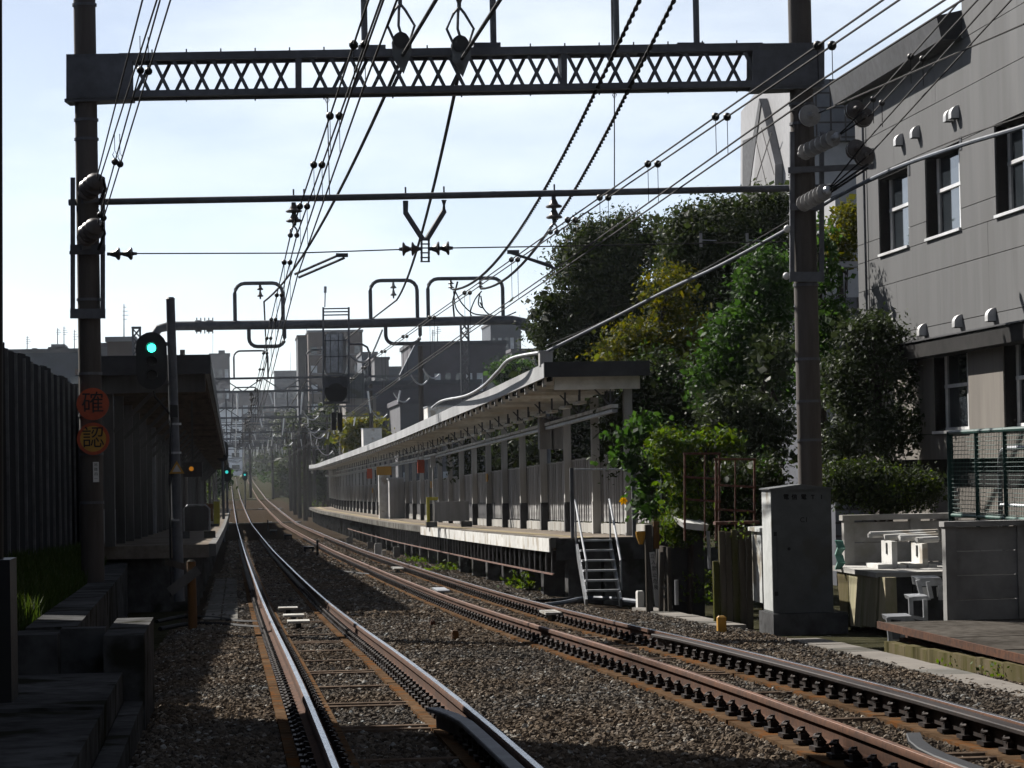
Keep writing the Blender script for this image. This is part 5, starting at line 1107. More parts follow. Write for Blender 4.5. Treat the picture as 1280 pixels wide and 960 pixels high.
while y_ > yB-1: mb.cyl((NX, y_, zb_+.06), (NX, y_, zt_), .0035, n=4); y_ -= .075
o = mb.build('mesh_wires', K['net'], t); o['kind'] = 'stuff'
# bent pipe guard behind the net
p0 = atX(1250, 640, 10.6); p1_ = atX(1250, 575, 10.6); t = thing('pipe_guard', 'bent galvanised pipe guard standing behind the green net fence', 'guard', p0)
MB().tube([p0-V(0,0,.4), p1_, p1_+V(0,-.1,.12), p1_+V(0,-.3,.16), p1_+V(0,-2.2,.16), p1_+V(0,-2.35,.05), p1_+V(0,-2.35,-1.3)], .035, 8).build('pipe', K['galv'], t, True)
MB().cyl(p0+V(0,0,.1), p0+V(0,-2.3,.1), .025, n=6).build('cross_pipe', K['galv'], t)
# ------------------------------------------------------------------ grey tiled building along the line
BX = 11.5
def yx(px): return atX(px, 400, BX).y
def zx(px, py): return atX(px, py, BX).z
t = thing('tiled_building', 'grey tiled office building with deep windows and hooded vents along the line', 'building', (BX, 40, -.3))
yL = yx(1075.5); yN = 9.; yS = yx(1213)
zj = [2.05, 3.42, 3.86, 4.75, 5.61, 7.47, 8.25]
ups = [(yx(1140), yx(1103)), (yx(1206), yx(1162)), (yx(1300), yx(1250)), (yx(1300)-5.4, yx(1300)-3.3)]
zu0, zu1 = zx(1103, 321), zx(1103, 221)
lows = [(yx(1210), yx(1166)), (yx(1306), yx(1254)), (yx(1306)-5.6, yx(1306)-3.4)]
zl0, zl1 = zx(1200, 541), 3.42
# wall panels: strips between joints, split round the openings
def strip(y0, y1, z0, z1, mat, jw=.012, wmax=3.05):
    if y1-y0 < .03 or z1-z0 < .03: return
    n = max(1, round((y1-y0)/wmax)); d = (y1-y0)/n
    for k in range(n): MB().box(BX-.02+random.uniform(-.0015,.0015), BX+.1, y0+k*d+.002, y0+(k+1)*d-.002, z0+jw/2, z1-jw/2).build('wall_panel', mat, t)
def band(z0, z1, wins, mat, top=None):
    ys_ = sorted(wins); y = yN
    for (a, b) in ys_:
        strip(y, a, z0, z1, mat); y = b
    strip(y, yL, z0, z1, mat)
MB().box(BX+.35, 24, yN, yL-.02, -.6, 8.2).build('wall_core', K['joint'], t)
MB().box(BX+.02, 24, yL-.02, yL+.0, -.6, 8.25).build('end_wall', K['tile'], t)
band(zj[2], zj[3], [], K['tile']); band(zj[3], zu0, [], K['tile']); band(zu0, zj[4], ups, K['tile']); band(zj[4], zu1, ups, K['tile']); band(zu1, zj[5], [], K['tile']); band(zj[5], zj[6], [], K['tile']); band(3.43, zj[2], [], K['tile'])
strip(yN, yS, zj[6], 10.2, K['tile']); strip(yN, yS, 10.2, 13, K['tile']); MB().box(BX+.3, 24, yN, yS, 8.2, 13).build('wall_core', K['tile'], t)
band(zl0, zl1, lows, K['beige']); strip(yN, yx(1130), zl0-.42, zl0, K['beige']); strip(yx(1130), yL, zl0-.42, zl0, K['beige'])
MB().box(BX+.15, BX+.3, yN, yL, zl0-.85, zl0-.42).build('recessed_band', K['dkbrown'], t); strip(yN, yL, -.6, zl0-.86, K['beige'])
MB().box(BX-.30, BX+.1, yN, yx(1134), 3.34, 3.60).build('ledge', K['dkbrown'], t); MB().box(BX-.33, BX+.1, yN, yx(1132), 3.602, 3.625).build('ledge_cap', K['fascia'], t)
# dark eave
mb = MB(); mb.prism([(BX-.35, yS+.02, 8.25), (BX+.3, yS+.02, 8.25), (BX+.3, yS+.02, 8.78), (BX-.42, yS+.02, 8.62)], (0, yL-yS+.25, 0)); mb.build('eave', K['fascia'], t)
def window(y0, y1, z0, z1, low=False):
    w_ = MB().box(BX+.26, BX+.30, y0, y1, z0, z1).build('window', K['winframe'], t)
    # reveals, with their shade put into a dark colour
    MB().box(BX-.0, BX+.3, y1-.03, y1-.001, z0, z1).build('reveal', K['dkbrown'], w_); MB().box(BX, BX+.3, y0+.03, y1-.03, z1-.03, z1-.001).build('head_reveal', K['dkbrown'], w_)
    MB().box(BX-.06, BX+.3, y0, y1, z0-.0, z0+.045).build('sill', K['winframe'], w_)
    fw = .055; zm = z0+(z1-z0)*.58; ym = y0+(y1-y0)*.34
    for a, b in ((y0+.01, y0+fw), (ym-fw/2, ym+fw/2), (y1-.03-fw, y1-.032)): MB().box(BX+.17, BX+.25, a, b, z0+.05, z1-.04).build('mullion', K['winframe'], w_)
    MB().box(BX+.16, BX+.252, y0+.01, y1-.04, zm-fw/2, zm+fw/2).build('transom', K['winframe'], w_); MB().box(BX+.16, BX+.252, y0+.01, y1-.04, z0+.046, z0+.046+fw).build('bottom_rail', K['winframe'], w_)
    for ya, yb2 in ((y0+fw, ym-fw/2), (ym+fw/2, y1-.03-fw)):
        for za, zb3 in ((z0+.1, zm-fw/2), (zm+fw/2, z1-.05)):
            MB().box(BX+.20, BX+.205, ya, yb2, za, zb3).build('pane', K['glass'], w_)
for (a, b) in ups: window(a, b, zu0, zu1)
for (a, b) in lows: window(a, b, zl0, zl1, True)
for px, y0_, y1_ in ((1141, 198, 218), (1206.5, 169, 186)):
    y_ = yx(px); MB().box(BX-.03, BX-.021, y_-.14, y_-.01, zx(px, y1_), zx(px, y0_)).build('vent_slot', K['black'], t)
K['galv2'] = M('vent_metal', (.62,.62,.62), (.5,.5,.5), .45, .3, scale=9, bump=.03, alb=.8)
def vent(px, py):
    y_ = yx(px); z = zx(px, py); r_ = .085; d_ = .13; n = 7
    pts = [(BX-.021, y_-r_, z-.10), (BX-.021, y_-r_, z+.10)]+[(BX-.021-d_*math.sin(math.pi/2*k/n), y_-r_, z-.03+.13*math.cos(math.pi/2*k/n)) for k in range(1, n+1)]+[(BX-.021-d_, y_-r_, z-.10)]
    v_ = MB().prism(pts, (0, 2*r_, 0)).build('vent_hood', K['galv2'], t)
    MB().box(BX-.15, BX-.03, y_-r_*.8, y_+r_*.8, z-.112, z-.101).build('grille', K['black'], v_)
for px, py in ((1097, 190), (1134, 172), (1155, 162), (1198, 141), (1205, 137), (1158, 412), (1203, 401), (1245, 393)): vent(px, py)
yp = yx(1088); MB().cyl((BX-.06, yp, 1.0), (BX-.06, yp, 8.2), .022, n=8).build('down_pipe', K['steel'], t, True)
# building blocks behind the trees on the right
def block(x0, x1, ytop, Y, dep, mat, label, zbase=None, name='background_building', jp=0, cat='building'):
    a = atY(x0, ytop, Y); b = atY(x1, ytop, Y); t = thing(name, label, cat, ((a.x+b.x)/2, Y, zr(Y)-.3))
    zb = zr(Y)-.4 if zbase is None else zbase
    MB().box(a.x, b.x, Y, Y+dep, zb, a.z).build('wall', mat, t)
    if jp:                                             # joints set into the face as thin recessed strips
        mb = MB(); z = a.z-jp
        while z > zb: mb.box(a.x-.004, b.x+.004, Y-.006, Y-.001, z, z+.05); z -= jp
        x_ = a.x+jp
        while x_ < b.x: mb.box(x_, x_+.05, Y-.005, Y-.0012, zb, a.z); x_ += jp
        mb.build('joint_lines', K['joint'], t)
    return t, a, b
K['tilegrey'] = M('blue_grey_tile', (.20,.21,.245), (.16,.17,.20), .5, 0, scale=4, bump=.04)
K['whitewall'] = M('pale_cladding', (.40,.40,.415), (.36,.36,.375), .6, 0, scale=3, bump=.03, big=.12, alb=.6)
tb, a, b = block(1000, 1080, 99, 78, .9, K['tilegrey'], 'blue grey tiled block rising behind the right concrete pole', atY(1000, 176, 78).z, jp=.42)
MB().box(a.x+.25, b.x-.15, 78.3, 78.85, zr(78), atY(1000,176,78).z-.01).build('lower_wall', K['whitewall'], tb)
block(1038, 1080, 372, 62, 6, K['tilegrey'], 'low blue grey tiled annex beside the tiled office building', None, jp=.3)
tb, a, b = block(1036, 1080, 327, 60, .3, K['whitewall'], 'pale gutter wall strip above the low tiled annex', atY(1040, 334, 60).z)
tb, a, b = block(1044, 1080, 250, 66, 5, K['whitewall'], 'white ribbed roof block between trees and office building', atY(1044, 290, 66).z, jp=.35)
K['finwall'] = M('fin_cladding', (.30,.295,.30), (.26,.255,.26), .6, 0, scale=3, bump=.03, alb=.6)
# white building with a sharp triangular gable
GY_ = 112.; t = thing('gabled_building', 'pale clad building with a sharp triangular fin gable above the trees', 'building', atY(955, 230, GY_))
GX = 20.
def gy(px, py, dx=0.): return atX(px, py, GX)+V(dx, 0, 0)
MB().prism([gy(925, 330), gy(1040, 330), gy(1040, 108), gy(950, 108), gy(926, 140)], (3, 0, 0)).build('wall', K['whitewall'], t)
MB().prism([gy(960, 123, -.3), gy(979, 205, -.3), gy(978, 330, -.3), gy(944, 330, -.3)], (.28, 0, 0)).build('fin', K['finwall'], t)
MB().prism([gy(960, 123, -.34), gy(962, 130, -.34), gy(948, 232, -.34), gy(934, 330, -.34), gy(928, 330, -.34), gy(943, 225, -.34)], (.03, 0, 0)).build('fin_edge', K['fascia'], t)
MB().prism([gy(929, 176, -.03), gy(941, 171, -.03), gy(934, 330, -.03), gy(929, 330, -.03)], (.02, 0, 0)).build('slot', K['fascia'], t)
for (x0, y0, x1, y1) in ((962, 160, 978, 218), (975, 165, 955, 225), (955, 175, 968, 230)): MB().bar(gy(x0, y0, -.305), gy(x1, y1, -.305), .05, .02, (1,0,0)).build('cladding_joint', K['joint'], t)
# weeds by the deck kerb
# ================================================================== vegetation
def leaves_mesh(C, outw, size, r, asp=.45, flat=.5):
    """one small folded face per leaf; C centres, outw outward directions"""
    n = len(C); nr = r.normal(size=(n, 3))+outw*.7+np.array([0, 0, flat]); nr /= np.linalg.norm(nr, axis=1)[:, None]
    t1 = np.cross(nr, r.normal(size=(n, 3))); t1 /= np.linalg.norm(t1, axis=1)[:, None]; t2 = np.cross(nr, t1)
    s = size*r.uniform(.65, 1.3, n)[:, None]; w_ = s*asp
    v = np.stack([C-t1*s*.5, C+t2*w_*.5-nr*s*.06, C+t1*s*.5-nr*s*.10, C-t2*w_*.5-nr*s*.06], 1).reshape(-1, 3)
    f = np.arange(n*4).reshape(-1, 4); return v, f
def crown_points(ells, nclump, per, spread, r, shell=.55):
    vol = np.array([e[3]*e[4]*e[5] for e in ells]); pk = r.choice(len(ells), nclump, p=vol/vol.sum()); E_ = np.array(ells)[pk]
    d = r.normal(size=(nclump, 3)); d /= np.linalg.norm(d, axis=1)[:, None]; rad = r.random(nclump)**(1/3)*(1-shell)+shell*r.random(nclump)**.25
    K_ = E_[:, :3]+d*rad[:, None]*E_[:, 3:6]
    L_ = np.repeat(K_, per, 0)+r.normal(size=(nclump*per, 3))*spread*np.array([1, 1, .6]); out_ = np.repeat(d, per, 0)
    return K_, L_, out_
def from_np(name, v, f, mat, parent):
    off = root_loc(parent); me = bpy.data.meshes.new(name); me.from_pydata((v-np.array(off)).tolist(), [], f.tolist()); me.materials.append(mat); return link(bpy.data.objects.new(name, me), parent)
def tree(name, label, Y, blobs, nclump, per, size, mat, spread=.26, base=None, trunk=.12, seed=1, group=None, cat='tree', branches=14, asp=.45, depth=1., zb=None, shell=.55, mat2=None):
    r = np.random.default_rng(seed); k = Y/FPX
    ells = []
    for (px, py, rx, rz) in blobs: c = atY(px, py, Y); ells.append((c.x, c.y+r.uniform(-.3, .3)*rx*k, c.z, rx*k, max(rx*k, .5)*depth, rz*k))
    bx = np.mean([e[0] for e in ells]) if base is None else atY(base, 600, Y).x; z0 = zr(Y)-.35 if zb is None else zb
    t = thing(name, label, cat, (bx, Y, z0), group)
    K_, L_, o_ = crown_points(ells, nclump, per, spread, r, shell); v, f = leaves_mesh(L_, o_, size, r, asp)
    from_np('crown', v, f, mat, t)
    if mat2 is not None:
        K2, L2, o2 = crown_points(ells, nclump//4, per, spread, r, .8); v, f = leaves_mesh(L2, o2, size, r, asp); from_np('crown', v, f, mat2, t)
    inner = [(e[0], e[1], e[2], e[3]*.78, e[4]*.78, e[5]*.78) for e in ells]; K3, L3, o3 = crown_points(inner, max(12, nclump//3), 14, spread*1.1, r, .0); v, f = leaves_mesh(L3, o3, size*1.9, r, .7); from_np('inner_foliage', v, f, mat, t)
    top = max(ells, key=lambda e: e[2]); ctr = Vector((np.mean([e[0] for e in ells]), Y, np.mean([e[2] for e in ells])))
    P_ = [V(bx, Y, z0-.1), V(bx+.06, Y+.05, z0+(ctr.z-z0)*.5), V(ctr.x*.5+bx*.5, Y, ctr.z), V(top[0], top[1], top[2]+top[5]*.4)]
    MB().tube(P_, [trunk*1.25, trunk, trunk*.7, trunk*.25], 8).build('trunk', K['bark'], t, True)
    for j in range(branches):
        c = Vector(K_[r.integers(len(K_))]); u = r.uniform(.35, .95); s = P_[1].lerp(P_[3], u*.8); m_ = s.lerp(c, .5)+V(0, 0, -.1+.2*r.random())
        MB().tube([s, m_, c], [trunk*.32, trunk*.2, trunk*.06], 5).build('limb', K['bark'], t, True)
    return t
tree('broadleaf_tree', 'large dark round-crowned tree rising behind the near end of the canopy', 76, [(748, 335, 62, 66), (705, 420, 40, 58), (795, 300, 38, 42), (730, 455, 52, 42), (770, 395, 50, 50), (690, 385, 22, 30)], 900, 36, .125, K['leafA'], .22, 765, .17, 11, branches=26)
tree('broadleaf_tree', 'tall dark tree crowded behind the span wire left of the right pole', 66, [(905, 295, 72, 52), (950, 335, 62, 72), (862, 310, 42, 48), (965, 258, 34, 26), (880, 370, 60, 50)], 1000, 36, .11, K['leafA'], .2, 915, .18, 12, branches=22)
tree('broadleaf_tree', 'yellowing thin-leaved tree in front of the dark round-crowned tree', 60, [(838, 365, 30, 34), (802, 425, 40, 28), (850, 420, 34, 36), (770, 445, 22, 20), (835, 465, 38, 22)], 260, 28, .095, K['leafC'], .19, 830, .1, 13, branches=16, mat2=K['leafA'])
tree('broadleaf_tree', 'bright green leafy tree just left of the right concrete pole', 55, [(958, 370, 34, 70), (925, 440, 42, 60), (965, 465, 30, 60), (900, 480, 30, 40)], 620, 34, .095, K['leafB'], .2, 950, .11, 14, branches=14)
tree('glossy_shrub', 'tall silvery glossy-leaved shrub between the bright tree and the pole', 52, [(968, 450, 22, 40), (955, 540, 40, 50), (915, 520, 40, 40)], 230, 26, .10, K['leafD'], .18, 955, .08, 15, branches=10, cat='shrub')
tree('evergreen_mass', 'dark evergreen tree filling the space beside the canopy end column', 58, [(860, 500, 60, 52), (822, 470, 34, 40), (830, 545, 50, 50), (900, 560, 60, 40), (790, 540, 30, 60)], 760, 34, .095, K['leafA'], .2, 850, .13, 16, branches=12, mat2=K['leafB'])
tree('background_tree', 'dark tree behind the crowd of trees beside the pale gabled building', 92, [(880, 330, 90, 80), (830, 420, 90, 90), (960, 420, 90, 90), (980, 260, 60, 30)], 380, 26, .2, K['leafA'], .35, 900, .2, 17, branches=10)
tree('background_tree', 'dark tree further back behind the canopy and the ribbed fence', 100, [(720, 500, 90, 50), (660, 560, 80, 50), (780, 540, 90, 60), (610, 575, 50, 35)], 420, 26, .2, K['leafA'], .35, 720, .2, 18, branches=8)
tree('small_tree', 'small yellow-green tree between the pole and the tiled office building', 63, [(1056, 292, 20, 22), (1045, 320, 24, 16), (1062, 270, 14, 16)], 110, 24, .11, K['leafC'], .16, 1052, .08, 19, branches=8)
tree('small_tree', 'small dark green tree directly right of the concrete pole', 50, [(1030, 345, 14, 22), (1032, 400, 20, 34), (1022, 300, 12, 20), (1028, 460, 24, 40)], 120, 24, .11, K['leafB'], .15, 1028, .07, 20, branches=8)
tree('garden_tree', 'open glossy-leaved garden tree standing against the tiled office wall', 46.3, [(1092, 420, 44, 36), (1062, 480, 36, 50), (1122, 468, 36, 46), (1085, 540, 46, 44), (1135, 530, 26, 40), (1050, 560, 24, 40)], 430, 26, .075, K['leafD'], .15, 1108, .06, 21, branches=34)
tree('clipped_hedge', 'rounded clipped hedge behind the low panel wall', 43.2, [(1058, 605, 34, 30), (1108, 612, 48, 30), (1148, 612, 24, 28), (1085, 600, 40, 26)], 620, 26, .055, K['leafA'], .10, 1100, .05, 22, cat='hedge', branches=6, shell=.7, mat2=K['leafE'])
tree('climbing_shrub', 'fresh green climbing shrub hanging over the lean-to beside the rusty racks', 47.6, [(858, 600, 22, 40), (848, 560, 24, 22), (895, 552, 36, 12), (846, 655, 16, 30), (866, 640, 18, 30), (830, 560, 14, 30)], 260, 22, .075, K['leafE'], .11, 858, .05, 23, cat='shrub', branches=12, mat2=K['leafB'])
tree('overhanging_shrub', 'broad-leaved shrub leaning in front of the canopy end column with one yellow bloom', 51.3, [(806, 535, 26, 28), (775, 548, 22, 14), (815, 590, 24, 34), (790, 572, 16, 14), (757, 580, 6, 5), (812, 630, 16, 26)], 60, 9, .13, K['leafB'], .13, 818, .04, 24, cat='shrub', branches=16, asp=.8, shell=.4)
tree('rear_shrub', 'dark shrub under the rusty pipe racks', 48.6, [(905, 610, 46, 40), (930, 650, 30, 26), (880, 650, 30, 26), (958, 600, 20, 40)], 240, 22, .08, K['leafA'], .13, 905, .05, 25, cat='shrub', branches=6, mat2=K['leafB'])
# yellow bloom on the shrub
q = atY(779, 625, 51.1); r_ = np.random.default_rng(5); t = thing('yellow_bloom', 'single hanging yellow flower beside the steel stairs', 'flower', q)
for k in range(6):
    a_ = k*1.05; d = V(math.cos(a_), -.4, math.sin(a_)*.9); s_ = .085; n_1 = V(-math.sin(a_), 0, math.cos(a_))
    MB().add([q, q+d*s_*.5+n_1*.035, q+d*s_+V(0,0,-.03), q+d*s_*.5-n_1*.035], [(0,1,2,3)]).build('petal', K['petal'], t)
MB().tube([q, q+V(.02,.05,.12), q+V(.12,.1,.22)], .01, 5).build('stalk', K['bark'], t)
# weeds and ground cover
def weeds(px, py, w_, n, size, mat, label, off=-.2, seed=1, h=.2, name='weed_clump', group=None, Y=None):
    p = gnd(px, py, off) if Y is None else V(atY(px, py, Y).x, Y, zr(Y)+off); r = np.random.default_rng(seed); k = p.y/FPX
    t = thing(name, label, 'weeds', p, group)
    C = np.array(p)+np.stack([r.normal(size=n)*w_*k*.4, r.normal(size=n)*.35, np.abs(r.normal(size=n))*h*.6], 1); v, f = leaves_mesh(C, np.tile([0, -.2, .6], (n, 1)), size, r, .6); from_np('leaves', v, f, mat, t)
    for j in range(7): c = Vector(C[r.integers(n)]); MB().tube([V(c.x*.7+p.x*.3, c.y, p.z-.05), c], [.008, .004], 4).build('stem', K['bark'], t)
weeds(652, 735, 26, 160, .10, K['leafE'], 'leafy weeds beneath the near platform edge', seed=1, h=.35)
weeds(668, 722, 22, 90, .13, K['leafB'], 'broad weed climbing the dark platform pier', seed=2, h=.55)
weeds(560, 712, 40, 160, .12, K['leafE'], 'low weeds scattered along the platform foot under the white panels', seed=3, h=.15)
weeds(520, 702, 30, 120, .12, K['leafE'], 'pale weeds by rubble stubs at the platform foot', seed=4, h=.15)
weeds(870, 752, 46, 420, .08, K['leafE'], 'sunlit weedy slope inside the lean-to beside the planks', -.1, seed=5, h=.45)
weeds(895, 735, 30, 260, .09, K['leafC'], 'browning leaf litter heap against the planks', -.05, seed=6, h=.4)
weeds(1200, 838, 20, 90, .055, K['leafE'], 'small bright weed at the foot of the deck kerb', -.3, seed=7, h=.14)
weeds(1255, 848, 34, 220, .055, K['leafE'], 'larger bright weeds along the deck kerb before the trough', -.3, seed=8, h=.13)
weeds(925, 690, 14, 60, .06, K['leafE'], 'ivy tuft hanging on the upright planks', 1.0, seed=9, h=.35, Y=41.9)
weeds(395, 640, 18, 160, .22, K['leafE'], 'bright bush at the far end of the right platform', -.1, seed=10, h=1.0)
weeds(386, 628, 16, 160, .25, K['leafE'], 'bright shrub by the track bend beyond the right platform', -.1, seed=11, h=1.4)
weeds(372, 617, 20, 260, .3, K['leafE'], 'tall bright shrub below the distant dark poles', -.1, seed=12, h=3.4)
t = thing('bank_wall', 'grey brown retaining wall beside the line at the foot of the distant rise', 'wall', (9, 428, zr(428)-.3))
for k in range(8): MB().box(5.7+k*1.02, 6.7+k*1.02, 427.5+k*.4, 428.2+k*.4, zr(428)-.6, zr(428)+2.1+.1*(k % 2)).build('wall_block', K['moss'], t)
for k in range(6):
    weeds(330+k*9, 604-k*.6, 12, 110, .4, K['leafA'] if k % 2 else K['leafB'], ['first','second','third','fourth','fifth','sixth'][k]+' shrub from the far track along the top of the distant bank wall', 1.9, seed=60+k, h=1.6, name='bank_shrub', group='shrubs on the distant bank wall', Y=432+k*2)
for k in range(5):
    weeds(258+k*4, 612-k*1.5, 8, 150, .55, K['leafA'] if k % 2 else K['leafE'], ['first','second','third','fourth','fifth'][k]+' trackside bush from the left platform end towards the distant rise', -.2, seed=80+k, h=3.2, name='trackside_bush', group='bushes left of the far track', Y=330+k*30)
# distant trees down the line
for k, (px, py, rx, rz, Y, m_) in enumerate(((345, 578, 20, 24, 640, 'leafA'), (368, 592, 12, 18, 420, 'leafA'), (330, 598, 18, 12, 700, 'leafE'), (395, 545, 26, 22, 290, 'leafA'), (420, 530, 24, 24, 300, 'leafA'), (452, 540, 18, 14, 190, 'leafC'), (388, 562, 18, 28, 400, 'leafA'), (310, 588, 16, 14, 760, 'leafA'), (262, 600, 8, 12, 380, 'leafB'), (372, 535, 24, 18, 560, 'leafA'), (440, 505, 22, 14, 320, 'leafC'), (640, 465, 10, 10, 170, 'leafB'), (405, 600, 9, 22, 285, 'leafA'))):
    tree('distant_tree', ['dark rounded tree behind the far portals','fresh green tree behind the far portals','pale green tree on the rise at the end of the line','broad dark tree above the end of the right canopy','dark tree beneath the hanging signal','small yellowish tree behind the canopy roof unit','dark tree between far poles and canopy end','slim dark tree beside the far rising track','small tree at the far end of the left platform','dark tree before the blue grey apartment block','yellowish tree before the long low building','small green tree beside the pipe portal bend','slim tree right of the far poles'][k], Y, [(px, py, rx, rz)], 170, 20, .0055*Y**.75, K[m_], .0028*Y, px, .004*Y**.7+.05, 40+k, branches=4)
# ================================================================== the town beyond
def cmat(n, c): return M(n, c, [x*.82 for x in c], .7, 0, scale=.8, bump=0, big=.2)
CM = [cmat('town_wall_%s' % n, c) for n, c in (('blue', (.13,.155,.20)), ('brown', (.17,.13,.12)), ('grey', (.20,.20,.22)), ('pale', (.42,.43,.46)), ('mauve', (.15,.14,.17)), ('beige', (.36,.33,.30)), ('slate', (.09,.10,.125)))]
CM.append(M('town_white_wall', (.75,.77,.8), (.66,.68,.7), .7, 0, scale=.8, bump=0, big=.15, alb=1.)); K['townglass'] = glassmat('town_window', (.03,.035,.045), .1)
def tower(x0, x1, ytop, Y, mi, label, win=None, dep=14, yb_=None, roof=(), rails=0):
    a = atY(x0, ytop, Y); b = atY(x1, ytop, Y); zb = zr(Y)-.5; t = thing('town_building', label, 'building', ((a.x+b.x)/2, Y, zb))
    MB().box(a.x, b.x, Y, Y+dep, zb, a.z).build('wall', CM[mi], t); MB().box(a.x-.15, b.x+.15, Y-.15, Y+dep+.15, a.z, a.z+.35).build('parapet', CM[(mi+2) % 7], t)
    for (rx0, rx1, ry, rm) in roof: c = atY(rx0, ry, Y); d = atY(rx1, ry, Y); MB().box(c.x, d.x, Y+2, Y+7, a.z+.3, c.z).build('roof_block', CM[rm], t)
    if win:
        cols, dz, wh = win; W_ = (b.x-a.x)/cols; z = a.z-dz*.75; n = 0
        while z > zb+2 and n < 220:
            for k in range(cols):
                w_ = MB().box(a.x+W_*(k+.22), a.x+W_*(k+.78), Y-.06, Y-.005, z-wh, z).build('window', K['curtain'] if random.random() < .22 else K['townglass'], t); n += 1
            MB().box(a.x+.05, b.x-.05, Y-.5 if rails else Y-.1, Y-.004, z-wh-.25, z-wh-.1).build('sill_band', CM[(mi+3) % 7 if rails else (mi+2) % 7], t)
            z -= dz
    return t
tower(8, 99, 441.5, 260, 0, 'wide blue grey flat-roofed block behind the dark barrier', (7, 3.2, 1.5), roof=((38, 44, 434, 6), (58, 82, 432.5, 2), (62, 79, 429, 3)))
tower(134, 168, 427, 210, 1, 'brown block with a white roof box beside the green signal', (3, 3.1, 1.5), roof=((136, 153, 420.5, 3),))
tower(126, 142, 434, 230, 2, 'narrow grey block beside the left concrete pole', (2, 3.1, 1.6))
tower(97, 150, 468, 180, 6, 'low dark house roofed block behind the round signs', (5, 3., 1.3))
tower(262, 287, 443.5, 720, 4, 'mauve grey apartment tower at the edge of the left canopy', (3, 5., 2.6), roof=((273, 281, 437.5, 4),))
tower(343, 375, 465, 800, 0, 'blue grey apartment block left of the brown tower', (3, 6, 3))
tower(372, 386, 421.5, 478, 6, 'dark side wing of the brown apartment tower', None)
tower(385, 453, 415.5, 470, 1, 'brown apartment tower behind the hanging signal', (5, 3.2, 1.2))
tower(452, 471, 443, 390, 0, 'small blue grey block right of the brown tower', (3, 3.1, 1.5))
tower(468, 486, 449.5, 380, 2, 'grey block with a dark top beside the small blue grey block', (3, 3.2, 1.4))
tower(486, 512, 461, 420, 0, 'low blue block in the gap before the dark sloped building', (4, 3.1, 1.4))
tower(513, 632, 432, 250, 4, 'dark building with a sloped glass side under the pipe portal beam', (9, 3.4, 1.6), roof=((520, 566, 427, 0),))
tower(613, 651, 405.5, 400, 0, 'glass grid tower behind the bend of the pipe portal', (5, 2.6, 1.9))
tower(640, 700, 440, 300, 2, 'grey block beside the glass grid tower', (5, 3.2, 1.5))
tower(440, 600, 482, 230, 4, 'long low mauve building with ribbon balconies beyond the canopy', (16, 2.9, 1.3), rails=1)
tower(432, 470, 498, 215, 5, 'beige low house before the long building', (4, 2.8, 1.2))
tower(500, 560, 505, 200, 2, 'grey low house behind the canopy roof', (6, 2.8, 1.2))
tower(268, 345, 492, 850, 4, 'mauve row of flats beyond the left canopy edge', (7, 5., 2.6))
tower(268, 302, 510, 700, 7, 'white house with a gabled roof at the far left platform end', (2, 3., 1.2))
tower(304, 330, 528, 740, 5, 'pale house beside the white gabled house', (3, 3., 1.2))
tower(330, 374, 516, 780, 6, 'dark low block before the blue grey apartments', (4, 5., 2.4))
tower(376, 440, 528, 440, 6, 'dark low houses under the hanging signal', (7, 3., 1.2))
tower(240, 345, 566, 950, 2, 'distant grey flats at the end of the line', (9, 3., 1.3))
tower(345, 450, 556, 640, 4, 'distant mauve flats right of the end of the line', (10, 3., 1.3))
tower(600, 900, 560, 260, 4, 'long dull block hidden behind trees and canopy', (14, 3., 1.3))
tower(-260, 10, 470, 300, 2, 'broad grey block beyond the left edge of the barrier', (12, 3.1, 1.4))
tower(1080, 1700, 430, 330, 2, 'broad grey block far behind the tiled office building', (20, 3.1, 1.4))
# gable roof of the white house
p = atY(267, 509, 699); q = atY(303, 509, 699); m_ = atY(283, 501, 699); MB().prism([p, q, m_], (0, 10, 0)).solo('house_roof', CM[3], 'low white gable roof on the house at the far left platform end', 'roof')
# sloped glass side
MB().prism([atY(500, 468, 248), atY(520, 428, 248), atY(523, 428, 248), atY(523, 480, 248), atY(500, 480, 248)], (0, 2, 0)).solo('glass_slope', CM[0], 'sloped glass lean-to side of the dark building', 'glazing')
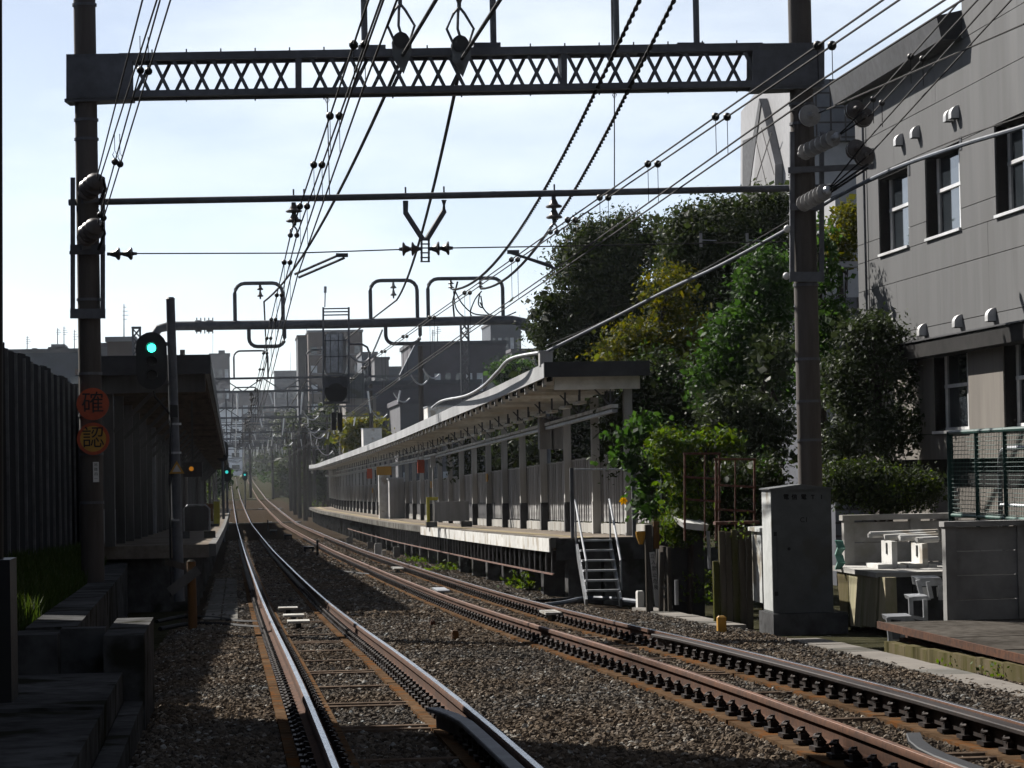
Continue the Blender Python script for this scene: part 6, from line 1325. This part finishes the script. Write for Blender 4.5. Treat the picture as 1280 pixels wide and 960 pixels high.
# roof aerials
for (px, y0, y1, Y), on_ in zip(((34, 420, 441, 262), (72, 427, 410, 262), (80, 432, 408, 262), (93, 441, 412, 262), (155, 427, 380, 212), (383, 421, 400, 478), (541, 427, 412, 250), (547, 427, 408, 250), (266, 443, 417, 722), (363, 465, 440, 802)), ('left end of the wide blue grey block','roof box of the wide blue grey block, shorter one','roof box of the wide blue grey block, taller one','right end of the wide blue grey block','brown block beside the green signal','dark wing of the brown tower','dark sloped building, left one','dark sloped building, right one','mauve grey tower','blue grey apartment block')):
    a = atY(px, max(y0, y1)+3, Y); b = atY(px, min(y0, y1), Y); t = thing('roof_aerial', 'thin roof aerial on the '+on_, 'aerial', a, 'aerials on distant roofs'); MB().cyl(a, b, .05, .03, 5).build('mast', K['steel'], t)
    
    for u_, l_ in ((.62, .22), (.72, .34), (.82, .28), (.92, .18)): MB().cyl(a.lerp(b, u_)-V(l_*.4,0,0), a.lerp(b, u_)+V(l_,0,0), .02, n=4).build('cross_rod', K['steel'], t)
# far signals
for px, py, Y, m_, lab in ((278, 560.5, 150, K['siglens'], 'small far signal showing green at the left canopy edge'), (283.5, 590, 200, K['sigdim'], 'tiny far signal with a faint light beyond the left platform'), (306, 593.5, 330, K['sigdim'], 'tiny signal on the distant rise')):
    q = atY(px, py, Y); t = thing('far_signal', lab, 'railway signal', q); s_ = .34
    MB().prism(oval(q.x, q.z-.15, .62, 1.1, Y), (0, .2, 0)).build('backboard', K['black'], t); MB().cyl((q.x, Y-.002, q.z), (q.x, Y-.05, q.z), .12, n=10).build('lens', m_, t)
    MB().cyl((q.x, Y+.3, zr(Y)-.3), (q.x, Y+.3, q.z+.5), .08, n=6).build('post', K['steel'], t)
# air between here and the far end of the line
mb = MB().box(-900, 900, -70, 1000, -6, 60); o = mb.build('haze', None); o['kind'] = 'stuff'; o.data.materials.clear()
mt = bpy.data.materials.new('haze_air'); mt.use_nodes = True; n = mt.node_tree; n.nodes.clear(); pv = n.nodes.new('ShaderNodeVolumePrincipled'); pv.inputs['Color'].default_value = (.86,.92,1,1); pv.inputs['Density'].default_value = .00008; pv.inputs['Density Attribute'].default_value = ''; pv.inputs['Anisotropy'].default_value = .3
mo = n.nodes.new('ShaderNodeOutputMaterial'); n.links.new(pv.outputs['Volume'], mo.inputs['Volume']); o.data.materials.append(mt); S.cycles.volume_step_rate = 8
tag(o, 'thin pale daylight haze over the railway and the town', 'haze')
